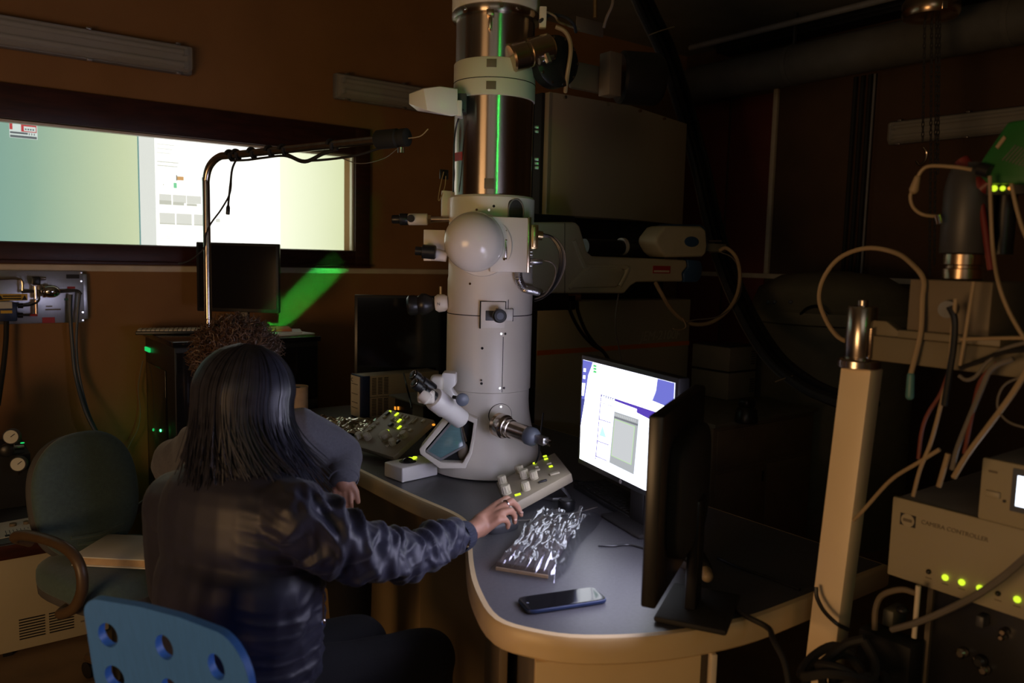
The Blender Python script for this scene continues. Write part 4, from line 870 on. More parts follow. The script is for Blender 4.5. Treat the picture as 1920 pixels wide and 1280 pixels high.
# instrument boxes at the back of the desk
wb = thing('power_supply', 'cream power supply box with dark blue stripe and rows of vents', 'power supply', (1.8, 3.3, .75))
obj('case', G().bb((1.625, 3.25, .7505), (2.02, 3.36, .948)), 'beige_panel', wb, bev=.003)
obj('blue_corner', G().bb((1.612, 3.247, .7505), (1.626, 3.362, .950)), 'navy_plastic', wb, bev=.003)
obj('blue_corner', G().bb((1.612, 3.2465, .7505), (1.650, 3.2495, .950)), 'navy_plastic', wb, bev=.001)
fp = obj('front_plate', G().bb((1.6085, 3.268, .757), (1.6115, 3.356, .944)), 'trim', wb, smooth=False)
MF = basis((1.608, 3.352, .915), (0, -1, 0)); obj('logo_print', textg('C', MF, .026), 'navy_plastic', fp, smooth=False)
for z in (.905, .86, .82, .795): obj('print_line', G().bb((1.607, 3.285, z), (1.6085, 3.345, z + .003)), 'ink_soft', fp, smooth=False)
for c in range(3):
    for blk in (.765, .862):
        g = G()
        for r in range(11): g.bb((1.662 + c * .031, 3.2488, blk + r * .0072), (1.684 + c * .031, 3.2505, blk + r * .0072 + .0035))
        obj('vent_slots', g, 'dark_gap', wb, smooth=False, kind='stuff')
obj('case_seam', G().bb((1.652, 3.2492, .848), (2.02, 3.2505, .850)), 'dark_gap', wb, smooth=False)
bb_ = thing('controller_box', 'black controller box with two orange lamps behind the sloping panel', 'control box', (1.83, 2.99, .75))
obj('case', G().bb((1.71, 2.87, .7505), (2.0, 3.12, .868)), 'black', bb_, bev=.003); obj('lid', G().bb((1.69, 2.85, .869), (2.02, 3.14, .878)), 'grey_olive', bb_, bev=.002)
for k in range(2):
    p = PX(741 + 6 * k, 765, 1.7095); obj('lamp', G().bb(p + V((-.002, -.005, -.007)), p + V((.002, .005, .007))), 'led_orange', bb_, smooth=False)
obj('side_plate', G().bb((1.7085, 2.872, .752), (1.710, 2.96, .862)), 'beige_dark', bb_, smooth=False)
p = PD(813, 796, 2.9); obj('indicator_light', G().sell(p, (.006, .006, .004)), 'led_orange', label='tiny orange indicator light behind the viewing window', cat='light')
a, b = PD(664, 702, 3.88), PD(846, 712, 3.96); c = (a + b) / 2
dv = V((b.x - a.x, b.y - a.y, 0)); M_ = basis((c.x, c.y, .90), dv) @ Matrix.Rotation(math.radians(-3), 4, 'X')
monitor('monitor', 'large dark switched-off monitor behind the column and power supply', M_, dv.length, .405, zdesk=.7505)
cable('curled_cable', 'black cord curling down from the large dark monitor to the desk', [PD(757, 700, 3.5), PD(762, 722, 3.3), PD(768, 745, 3.3), PD(772, 765, 3.25)], .004, 'black', 'cord')

# aluminium foil
fc = V((1.45, 3.17, .752)); nx, ny = 64, 44; g = G(basis(fc, (.72, -.69, 0))); vs = []; fs = []
for j in range(ny):
    for i in range(nx):
        x = (i / (nx - 1) - .5) * .46; y = (j / (ny - 1) - .5) * .29
        ed = min(i, nx - 1 - i, j, ny - 1 - j)
        rx = x + .02 * noise.noise(V((y * 14, x * 3, 4))); ry = y + .02 * noise.noise(V((x * 14, y * 3, 9)))
        h = abs(noise.noise(V((x * 22, y * 22, 0)))) * .030 + abs(noise.noise(V((x * 50, y * 50, 3)))) * .008 + noise.cell(V((x * 40, y * 40, 1))) * .003 + .006
        vs.append((rx, ry, h * min(1, ed / 4 + .25) + .002))
for j in range(ny - 1):
    for i in range(nx - 1):
        k = j * nx + i; fs += [(k, k + 1, k + nx + 1), (k, k + nx + 1, k + nx)]
g.add(vs, fs); obj('foil_sheet', g, 'foil', smooth=False, label='crumpled sheet of aluminium foil on the desk', cat='foil', loc=fc)
rp = Pz(556, 783, .75); t = thing('paper_roll', 'upright cardboard-brown paper roll on the desk behind the man', 'paper roll', rp)
obj('body', G().lathe([(.050, .0005), (.051, .003), (.0515, .137), (.050, .14)], rp, n=36), 'cardboard', t); obj('core_hole', G().lathe([(.018, .1402), (.018, .1408)], rp), 'dark_gap', t)
obj('frayed_edge', G().lathe([(.049, .139), (.0535, .1405), (.0525, .146), (.049, .1445)], rp, n=36, caps=False), 'cardboard', t)

# lit monitor
mo = PD(1083, 868, 2.45); mx = V((-.218, -.976, 0)).normalized(); mw, mh = .492, .337
Mm = basis(mo + mx * (mw / 2), mx); Mm.translation.z = mo.z
lm, ls = monitor('monitor', 'lit monitor showing a bright desktop with a grey image window', Mm, mw, mh, zdesk=.7505)
ls.data.materials[0] = MATS['scr_pale']
On, Nn = Mm.translation, (Mm.to_3x3() @ V((0, -1, 0)))
Mi = Mm.inverted()
def onscr(x, y):
    r = ray(x, y); t = (On - EYE).dot(Nn) / r.dot(Nn); return Mi @ (EYE + r * t)
def sq(pts, m, k, name):
    q = [onscr(*p) for p in pts]; lim = lambda v: V((max(-mw / 2 + .0145, min(mw / 2 - .0145, v.x)), -.0016 - .0004 * k, max(.0185, min(mh - .0145, v.z))))
    obj(name, G(Mm).prism([lim(p) for p in q], (0, .0003, 0)), m, ls, smooth=False)
def srect(x0, z0, x1, z1, m, k, name):  # fractions of the screen, z up
    W0, H0 = mw - .029, mh - .033
    obj(name, G(Mm).bb((-W0 / 2 + W0 * x0, -.0016 - .0004 * k, .0185 + H0 * z0), (-W0 / 2 + W0 * x1, -.0016 - .0004 * k + .0003, .0185 + H0 * z1)), m, ls, smooth=False)
srect(0, 0, 1, 1, 'scr_white', 0, 'desktop')
sq([(1090, 655), (1113, 665), (1109, 690), (1104, 703), (1090, 796), (1070, 790)], 'scr_blue', 1, 'wallpaper')
sq([(1085, 745), (1098, 748), (1090, 796), (1070, 790)], 'scr_bluedark', 2, 'wallpaper')
sq([(1085, 715), (1099, 718), (1096, 742), (1082, 738)], 'scr_pale', 2, 'wallpaper')
sq([(1235, 685), (1290, 690), (1290, 775), (1222, 750), (1231, 732)], 'scr_blue', 1, 'wallpaper')
sq([(1200, 727), (1231, 734), (1224, 752), (1196, 740)], 'scr_pale', 1, 'wallpaper')
sq([(1104, 703), (1105, 703), (1096, 813), (1095, 813)], 'scr_pale', 2, 'window_edge')
for x, y in ((1100, 667), (1098, 693), (1097, 706)): sq([(x - 2, y - 3), (x + 2, y - 2.4), (x + 1.6, y + 4), (x - 2.4, y + 3.4)], 'scr_white', 3, 'icon')
sq([(1257, 698), (1262, 699), (1262, 707), (1257, 706)], 'scr_white', 3, 'icon')
for y in (685, 690.5, 696): sq([(1114, y - 2), (1120, y - .6), (1119.6, y + 3.4), (1113.6, y + 2)], 'scr_green', 3, 'green_tile')
sq([(1155, 747), (1240, 775), (1228, 790), (1195, 773), (1195.5, 766.5), (1155, 751.5)], 'scr_violet', 2, 'title_bar')
sq([(1129, 739), (1155.5, 747), (1155, 751.5), (1129, 743.5)], 'scr_bluedark', 3, 'menu_bar')
for k in range(6): sq([(1130.5 + 4.2 * k, 740.6 + 1.28 * k), (1133 + 4.2 * k, 741.4 + 1.28 * k), (1132.8 + 4.2 * k, 744 + 1.28 * k), (1130.3 + 4.2 * k, 743.2 + 1.28 * k)], 'scr_white', 4, 'menu_letter')
sq([(1128, 754), (1150, 761), (1149.8, 762), (1128, 755)], 'scr_bluedark', 3, 'bar_line'); sq([(1150, 758), (1196, 772), (1196, 773), (1150, 759)], 'scr_pale', 3, 'bar_line')
sq([(1128.2, 739), (1129.4, 739), (1118.8, 861), (1117.4, 861)], 'scr_violet', 3, 'window_side')
for (xa, ya, xb, yb) in ((1125, 784.7, 1146.4, 791.4), (1121, 825, 1142.3, 833), (1118, 853.4, 1139, 862.6)):
    sq([(xa, ya), (xb, yb), (xb - .2, yb + 1.4), (xa - .1, ya + 1.4)], 'scr_violet', 3, 'palette_bar'); sq([(xa + 1, ya + 2), (xb, yb + 2), (xb - .4, yb + 4.5), (xa + .6, ya + 4.5)], 'scr_pale', 3, 'palette_shade')
sq([(1131, 798.5), (1138, 820), (1125, 816)], 'scr_cyan', 3, 'histogram')
sq([(1148, 764), (1213, 783), (1201, 905), (1138, 872)], 'scr_pale', 2, 'image_window')
sq([(1153.5, 771), (1199, 786), (1189.7, 889), (1144.3, 866.6)], 'scr_grey', 3, 'image_border')
sq([(1154, 780), (1198, 794.5), (1197.6, 798), (1153.6, 783)], 'scr_greydark', 4, 'image_band')
sq([(1154.2, 784.5), (1192.4, 799), (1185.3, 871.2), (1147.4, 853.8)], 'scr_lime', 4, 'image_outline')
sq([(1155, 786), (1191.4, 800), (1184.6, 869.6), (1148.6, 853)], 'scr_greylight', 5, 'micrograph')
for k in range(12): sq([(1155 + 3.4 * k, 774 + 1.1 * k), (1156.5 + 3.4 * k, 774.5 + 1.1 * k), (1156.2 + 3.4 * k, 779 + 1.1 * k), (1154.7 + 3.4 * k, 778.5 + 1.1 * k)], 'scr_greylight', 6, 'ruler_mark')
obj('monitor_logo', G(Mm).lathe([(.006, 0), (.006, .0008)], (0, -.0004, .0085), (0, -1, 0), n=18), 'grey', lm)
# near monitor seen from behind
na, nb = PD(1206, 1000, 1.53), PD(1291, 900, 1.93); dv = V((na.x - nb.x, na.y - nb.y, 0)); cc = (na + nb) / 2
M2 = basis((cc.x, cc.y, .832), dv)
t2, s2 = monitor('monitor', 'monitor turned away, seen from its black back and edge', M2, dv.length, .378, th=.030, zdesk=.7505)
s2.data.materials[0] = MATS['scr_side']
gp = thing('handheld_controller', 'dark handheld controller with a pale tip beside the turned-away monitor', 'controller', Pz(1325, 1090, .75))
q0, q1 = Pz(1290, 1020, .80), Pz(1326, 1080, .78)
obj('grip', G().cap(q0, q0.lerp(q1, .8), .026, .022), 'black_matte', gp); obj('tip', G().cap(q0.lerp(q1, .85), q1, .018, .014), 'cable_cream', gp)
obj('rest', G().bb(Pz(1270, 1060, .7505), Pz(1325, 1085, .7505) + V((0, 0, .02))), 'dark_grey', gp, bev=.004)

# keyboard, mouse, phone, bag
kq = Pz(1165, 945, .75); MK = basis((kq.x, kq.y, .7505), (-.25, -.97, 0)); kb = thing('keyboard', 'black keyboard on the desk under the lit monitor', 'keyboard', kq)
obj('case', G(MK).bb((-.20, -.065, 0), (.20, .065, .018)), 'black', kb, bev=.004); g = G(MK)
for r in range(5):
    for c in range(19): g.bb((-.193 + c * .0205, -.056 + r * .0225, .018), (-.177 + c * .0205, -.038 + r * .0225, .0225))
obj('keys', g, 'black_matte', kb, smooth=False, kind='stuff')
ms = Pz(938, 992, .75); Mms = basis((ms.x, ms.y, .7505), RH * .6 + FH * -.8)
mo_ = thing('computer_mouse', 'dark computer mouse under the hand on the desk', 'mouse', ms)
obj('body', G(Mms).sell((0, 0, .010), (.032, .056, .024), .7, .8), 'dark_grey', mo_); obj('wheel', G(Mms).cyl((-.003, .035, .030), (.003, .035, .030), .007, n=14), 'black', mo_)
cable('mouse_cord', 'thin grey mouse cord running past the bag on the desk', [ms + V((.03, .03, .015)), Pz(985, 975, .755), Pz(1030, 965, .754), Pz(1075, 962, .754), Pz(1120, 950, .754)], .002, 'cable_grey', 'cord')
ph = thing('smartphone', 'dark smartphone with a blue edge lying on the desk corner', 'phone', Pz(1058, 1128, .75))
pc = [Pz(974, 1128, .7515), Pz(1112, 1106, .7515), Pz(1141, 1131, .7515), Pz(985, 1152, .7515)]
c = sum(pc, V()) / 4; xx = ((pc[1] - pc[0]) + (pc[2] - pc[3])) / 2; yy = ((pc[0] - pc[3]) + (pc[1] - pc[2])) / 2
Mp = basis((c.x, c.y, .7510), xx)
obj('case', G(Mp).sell((0, 0, .005), (xx.length / 2, .036, .005), .3, .22, nu=48), 'navy_plastic', ph)
obj('glass', G(Mp).sell((0, 0, .0096), (xx.length / 2 - .002, .034, .0011), .2, .2, nu=48), 'black_gloss', ph)
obj('camera_lens', G(Mp).cyl((-xx.length / 2 + .012, -.0, .0106), (-xx.length / 2 + .012, -.0, .0110), .003, n=12), 'blue_grey', ph)
# bag: dark sleeve inside crumpled clear plastic
bp = [(922, 1068), (1012, 970), (1112, 970), (1126, 1002), (1092, 1040), (1036, 1090)]
bg = thing('plastic_bag', 'clear crumpled plastic bag holding a dark flat pack on the desk', 'bag', Pz(1020, 1030, .75))
ins = [Pz(930, 1066, .752), Pz(1008, 978, .752), Pz(1085, 985, .752), Pz(1028, 1082, .752)]
obj('dark_pack', G().prism(ins, (0, 0, .018)), 'book_dark', bg, bev=.004)
obj('pack_edge', G().prism([ins[0] + V((0, 0, -.001)), ins[3] + V((0, 0, -.001)), ins[3] + V((-.004, -.004, -.001)), ins[0] + V((-.004, -.004, -.001))], (0, 0, .007)), 'cardboard', bg)
q4 = [Pz(916, 1072, .752), Pz(1008, 966, .752), Pz(1130, 972, .752), Pz(1040, 1094, .752)]
nx = ny = 84; vs = []; fs = []
for side in (1,):
    for j in range(ny):
        for i in range(nx):
            u, v = i / (nx - 1), j / (ny - 1); p = q4[0].lerp(q4[3], u).lerp(q4[1].lerp(q4[2], u), v)
            e = min(u, 1 - u, v, 1 - v); s = min(1, e * 9)
            p = p + V((noise.noise(p * 9), noise.noise(p * 9 + V((5, 0, 0))), 0)) * .010
            rg = lambda n_: (1 - min(1, abs(n_) * 2.4)) ** 2
            f = .021 + .013 * rg(noise.noise(V((u * 3.2 + v * 2.0, v * 2.2, 2)))) + .010 * rg(noise.noise(V((u * 2.5 - v * 5.0, u * 4.0, 7)))) + .007 * rg(noise.noise(V((u * 9, v * 6, 5))))
            if u > .70: f += .016 * rg(noise.noise(V((u * 7 - v * 3, v * 2.5, 8))))
            vs.append(p + V((0, 0, (f * s + .0025) if side else .0012)))
for s in (0,):
    for j in range(ny - 1):
        for i in range(nx - 1):
            k = s * nx * ny + j * nx + i; fs.append((k, k + 1, k + nx + 1, k + nx))
g = G().add(vs, fs); obj('clear_film', g, 'plastic_film', bg, ang=70)

# loose cords on the desk
cable('desk_cord', 'black cord from the plastic bag to the turned-away monitor', [Pz(1122, 1022, .7535), Pz(1150, 1023, .7535), Pz(1180, 1021, .7535), Pz(1215, 1030, .7535)], .0028, 'black', 'cord')
cable('desk_cord', 'black cord lying across the dark right end of the desk', [Pz(1345, 1045, .754), Pz(1390, 1065, .754), Pz(1440, 1082, .754), Pz(1500, 1105, .754)], .0035, 'black', 'cord')
cable('desk_cord', 'thick black cord dropping over the tan desk edge', [Pz(1340, 1110, .756), Pz(1370, 1135, .756), Pz(1400, 1155, .757), Pz(1425, 1170, .752) + V((0, -.02, 0)), PD(1450, 1200, 1.56), PD(1470, 1240, 1.52), PD(1480, 1290, 1.50)], .006, 'black_matte', 'cord')
cable('desk_cord', 'pale thin cord near the base of the tilted panel', [Pz(1040, 905, .753), Pz(1070, 900, .753), Pz(1100, 905, .753), Pz(1135, 920, .753)], .003, 'black', 'cord')
# wires under the desk
cable('cable_strand', 'green and yellow wire under the desk by the side panel', [PD(824, 1205, 2.1), PD(818, 1225, 2.1), PD(812, 1240, 2.1), PD(806, 1262, 2.1)], .002, 'green_shell', 'wire')
cable('cable_strand', 'orange wire under the desk by the side panel', [PD(826, 1212, 2.1), PD(818, 1228, 2.1), PD(812, 1234, 2.1)], .0022, 'orange_paint', 'wire')
# ================================================================== DARK RIGHT SIDE OF THE ROOM
duct = thing('ventilation_duct', 'big grey round ventilation duct under the ceiling along the dark wall', 'duct', (4.65, 2.0, 2.6))
obj('pipe', G().lathe([(.10, -.012), (.122, 0), (.126, .01), (.126, 6.8)], (4.65, 4.04, 2.79), (0, -1, 0), n=40), 'duct_grey', duct)
for y in (3.2, 1.9, .6): obj('duct_band', G().lathe([(.129, 0), (.129, .03)], (4.65, y, 2.79), (0, -1, 0), n=40), 'duct_grey', duct); obj('hanger', G().bb((4.64, y - .02, 2.91), (4.66, y - .005, 3.12)), 'dark_grey', duct)
obj('cable_tray', G().bb((4.80, -2.8, 3.03), (4.96, 3.95, 3.06)).bb((4.80, -2.8, 3.06), (4.805, 3.95, 3.10)), 'black', label='dark cable tray under the ceiling between the round duct and the wall', cat='tray', bev=.002)
obj('conduit', G().cyl((4.46, 3.9, 3.0), (4.46, -2.8, 3.0), .02, n=12), 'grey', label='thin grey conduit running beside the round duct', cat='pipe')
for k, y in enumerate((2.93, 2.88, 2.83, 2.80)):
    obj('wall_pipe', G().cyl((XR - .035, y, .4), (XR - .035, y, 2.72), .013 if k < 3 else .008, n=12), 'black_matte' if k < 3 else 'grey', label=('dark vertical wall pipe on the side towards the red door panels', 'middle dark vertical wall pipe between two dark pipes', 'dark vertical wall pipe right beside the thin grey pipe', 'thin grey vertical pipe beside the dark pipes on the wall')[k], cat='pipe', group='vertical wall pipes')
hz = PD(1745, 22, 4.0); ho = thing('chain_hoist', 'hoist with hanging chains below the ceiling', 'hoist', (hz.x, hz.y, 1.5))
obj('body', G().lathe([(.06, -.045), (.125, -.03), (.135, -.01), (.135, .04), (.10, .09), (.03, .11)], hz, n=36), 'bronze', ho)
obj('rod', G().cyl(hz + V((0, 0, .1)), (hz.x, hz.y, ZC), .03, n=16), 'dark_grey', ho)
obj('label_plate', G(basis(hz - FH * .136 + V((0, 0, -.005)), RH)).bb((-.012, -.002, -.02), (.012, .004, .015)), 'chrome', ho)
for cxx, ybot in ((1734, 270), (1747, 520), (1756, 500), (1762, 330)):
    a_, b_2 = PD(cxx, 40, 4.0), PD(cxx - 4, ybot, 4.0); nL = int((b_2 - a_).length / .024); g = G()
    for k in range(nL):
        p = a_.lerp(b_2, k / nL); w = RH if k % 2 else FH
        g.tube([p + w * .006 * math.cos(q * math.pi / 4) + UP * .017 * math.sin(q * math.pi / 4) for q in range(9)], .0026, n=5, res=1)
    obj('chain', g, 'dark_grey', ho, kind='stuff')
hk = PD(1731, 275, 4.0); obj('hook', G().tube([hk, hk + V((0, 0, -.03)) + RH * .02, hk + V((0, 0, -.07)) + RH * .015, hk + V((0, 0, -.09)) - RH * .01, hk + V((0, 0, -.07)) - RH * .03], .007), 'steel', ho)
tank = thing('vacuum_tank', 'large dark domed tank standing in the unlit right corner', 'tank', (4.15, 2.5, 0))
obj('body', G().lathe([(.44, .0), (.44, 1.18), (.47, 1.19), (.47, 1.25), (.44, 1.27), (.40, 1.37), (.28, 1.44), (.08, 1.47)], (4.15, 2.5, 0), n=48), 'grey_olive', tank)
for k, x in enumerate((1440, 1452, 1482)): obj('light_bead', G().sell(PX(x, 566, 3.72), (.01, .012, .010)), 'blue_grey', tank)  # small bluish lights on the tank, painted as blue-grey beads
obj('tank_cable', G().tube([PX(1500, 590, 3.7), PX(1515, 577, 3.68), PX(1535, 575, 3.68), PX(1552, 590, 3.7)], .008), 'black', tank)
lc = thing('low_cabinet', 'low dark-brown cabinet behind the turned-away monitor', 'cabinet', (3.3, 2.55, 0))
obj('body', G().bb((2.835, 2.24, .0), (3.62, 2.88, .765)), 'oxide_brown', lc, bev=.005); obj('top', G().bb((2.825, 2.225, .766), (3.63, 2.89, .785)), 'grey_olive', lc, bev=.003)
for x in (2.86, 3.24): obj('door', G().bb((x, 2.232, .05), (x + .36, 2.24, .55)), 'oxide_brown', lc, bev=.003)
obj('drawer', G().bb((2.86, 2.232, .57), (3.60, 2.24, .75)), 'oxide_brown', lc, bev=.003); obj('keyhole', G().bb((3.20, 2.230, .47), (3.215, 2.233, .52)), 'black', lc)
for z0, z1, nm in ((.786, .925, 'lower grey box of the stack on the low cabinet'), (.935, 1.06, 'upper grey box of the stack on the low cabinet')):
    t = thing('instrument_box', nm, 'box', (3.5, 2.7, z0)); obj('case', G().bb((3.39, 2.60, z0), (3.62, 2.85, z1)), 'grey_olive', t, bev=.004)
    for k in range(6): obj('vent_slot', G().bb((3.57, 2.598, z0 + .03 + .013 * k), (3.61, 2.602, z0 + .035 + .013 * k)), 'dark_gap', t, smooth=False)
    obj('foot', G().bb((3.41, 2.62, z1), (3.60, 2.83, z1 + .0095)), 'black', t)
bo = PD(1400, 768, 3.6); t = thing('tape_dispenser', 'small black dispenser on top of the low cabinet', 'dispenser', (bo.x, bo.y, .786))
obj('body', G().lathe([(.05, 0), (.052, .01), (.045, .06), (.03, .075)], (bo.x, bo.y, .7855)), 'black', t); obj('head', G().sell((bo.x, bo.y, .875), (.035, .03, .02), .5, .5), 'black', t)
# black cable bundle from ceiling to the right instrument
cb = thing('cable_bundle', 'thick bundle of black cables sweeping from the ceiling down behind the desk', 'cables', PD(1600, 765, 3.0))
path = [(1178, -30, 3.9), (1205, 30, 4.0), (1236, 95, 4.2), (1258, 160, 4.35), (1275, 215, 4.6), (1303, 320, 4.7), (1325, 420, 4.6), (1352, 510, 4.3), (1392, 600, 3.9), (1440, 675, 3.5), (1500, 725, 3.2), (1560, 752, 3.0), (1620, 768, 2.8)]
for k, (dx, dy, m) in enumerate(((0, 0, 'dark_grey'), (9, -4, 'black'), (16, -8, 'black'), (23, -11, 'black'), (-5, 3, 'cable_grey'), (13, 6, 'black_matte'))):
    obj('cable', G().tube([PD(x + dx, y + dy, d + .02 * (k % 3)) for x, y, d in path], .016 if k != 4 else .007, n=8), m, cb)
for x, y, d in ((1238, 62, 4.1), (1475, 712, 3.35)): obj('cable_tie', G().tube([PD(x - 22, y + 4, d - .05), PD(x, y - 4, d - .06), PD(x + 26, y - 12, d - .04)], .003), 'cable_cream', cb)

# ================================================================== SECOND INSTRUMENT (right foreground)
XI = 1.55
def pi_(x, y, X=XI): return PX(x, y, X)
ins_ = thing('second_column', 'small instrument column on a tan post and beam with a green lit head', 'instrument', (1.56, .93, 0))
pt, pbm = V((1.55, .872, 1.29)), V((1.55, .945, .0))
obj('post', G().prism([pbm + V((0, .033, 0)), pbm + V((0, -.033, 0)), pbm + V((.05, -.033, 0)), pbm + V((.05, .033, 0))], pt - pbm), 'tan_post', ins_, bev=.003)
obj('post_foot', G().bb((1.45, .76, 0), (1.70, .962, .02)), 'dark_grey', ins_, bev=.004)
obj('collar', G().lathe([(.038, 0), (.042, .003), (.042, .016), (.036, .02)], pt + V((.012, 0, 0)), n=28), 'steel', ins_)
obj('steel_cap', G().lathe([(.029, .02), (.030, .022), (.029, .125), (.027, .128), (.010, .130), (.010, .140), (.006, .142)], pt + V((.012, 0, 0)), n=30), 'steel', ins_)
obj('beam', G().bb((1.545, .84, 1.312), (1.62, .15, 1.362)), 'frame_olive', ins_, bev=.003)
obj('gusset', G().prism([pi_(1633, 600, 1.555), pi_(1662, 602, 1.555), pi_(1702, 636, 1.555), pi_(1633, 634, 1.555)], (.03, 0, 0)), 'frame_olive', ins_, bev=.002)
g = G()
for k in range(14): g.tube([V((1.544, .842, 1.315 + .0045 * k)), V((1.540, .836, 1.317 + .0045 * k))], .0022, n=5, res=1)
obj('threaded_side', g, 'steel', ins_, kind='stuff')
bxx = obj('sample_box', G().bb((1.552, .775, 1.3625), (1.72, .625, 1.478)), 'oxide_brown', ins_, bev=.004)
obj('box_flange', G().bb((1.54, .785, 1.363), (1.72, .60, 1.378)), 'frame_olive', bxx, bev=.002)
obj('socket', G().cyl(pi_(1776, 580, 1.551), pi_(1776, 580, 1.535), .016, n=16), 'grey', bxx)
ca = pi_(1806, 500, 1.62); ca = V((ca.x, ca.y, 1.479))
obj('neck_ring', G().lathe([(.034, 0), (.036, .002), (.036, .020), (.031, .022), (.031, .027), (.036, .029), (.036, .048), (.034, .05)], ca, n=32), 'bronze', ins_)
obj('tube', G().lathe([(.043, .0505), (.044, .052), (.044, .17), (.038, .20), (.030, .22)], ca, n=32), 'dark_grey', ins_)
obj('tube_dark', G().cyl(ca + V((.05, -.045, .05)), ca + V((.05, -.045, .18)), .02, n=16), 'black', ins_)
y0 = ca + V((-.02, -.02, .17))
obj('red_bracket', G().cyl(y0 + V((0, -.01, 0)), y0 + V((.0, .03, .055)), .014, n=12).cyl(y0 + V((0, -.01, 0)), y0 + V((0, -.075, .05)), .014, n=12).cyl(y0 + V((0, -.01, -.02)), y0 + V((0, -.012, -.15)) + V((-.01, -.03, 0)), .006, n=10), 'dark_red_metal', ins_)
gh = obj('green_head', G().prism([pi_(1828, 322, 1.56), pi_(1842, 296, 1.56), pi_(1888, 228, 1.56), pi_(1930, 222, 1.56), pi_(1990, 250, 1.56), pi_(1990, 345, 1.56), pi_(1850, 345, 1.56)], (.12, 0, 0)), 'green_shell', ins_, bev=.006)
obj('head_tag', G().prism([pi_(1866, 275, 1.557), pi_(1882, 254, 1.557), pi_(1886, 259, 1.557), pi_(1871, 279, 1.557)], (.004, 0, 0)), 'cable_cream', gh)
obj('head_pipe', G().cyl(pi_(1836, 316, 1.552), pi_(1856, 322, 1.552), .012, n=14), 'black', gh)
for k in range(9): obj('head_slot', G().tube([pi_(1880 + 6 * k, 300 + 2 * k, 1.558), pi_(1905 + 6 * k, 272 + 2 * k, 1.558)], .0012, n=4, res=1), 'black', gh)
led = obj('led_board', G().bb(pi_(1850, 347, 1.575), pi_(1990, 362, 1.60)), 'black', ins_)
for x, r, m in ((1864, .0055, 'led_green'), (1880, .0045, 'led_green'), (1893, .003, 'led_orange'), (1858, .002, 'led_green')): obj('led', G().sell(pi_(x, 353, 1.572), (r, r, r)), m, led)
cable('head_cable', 'x', [pi_(1822, 318, 1.56), pi_(1790, 313, 1.55), pi_(1745, 311, 1.55), pi_(1728, 320, 1.55), pi_(1718, 338, 1.55)], .0035, 'cable_cream', parent=ins_)
obj('cable_plug', G().cap(pi_(1720, 334, 1.55), pi_(1714, 355, 1.55), .006, .009), 'cable_cream', ins_)
cable('head_cable', 'x', [pi_(1713, 352, 1.55), pi_(1707, 368, 1.55), pi_(1712, 388, 1.55), pi_(1730, 402, 1.55), pi_(1760, 406, 1.57)], .0033, 'cable_cream', parent=ins_)
obj('cable_end', G().cyl(pi_(1758, 404, 1.56), pi_(1762, 420, 1.56), .006, n=10), 'chrome', ins_)
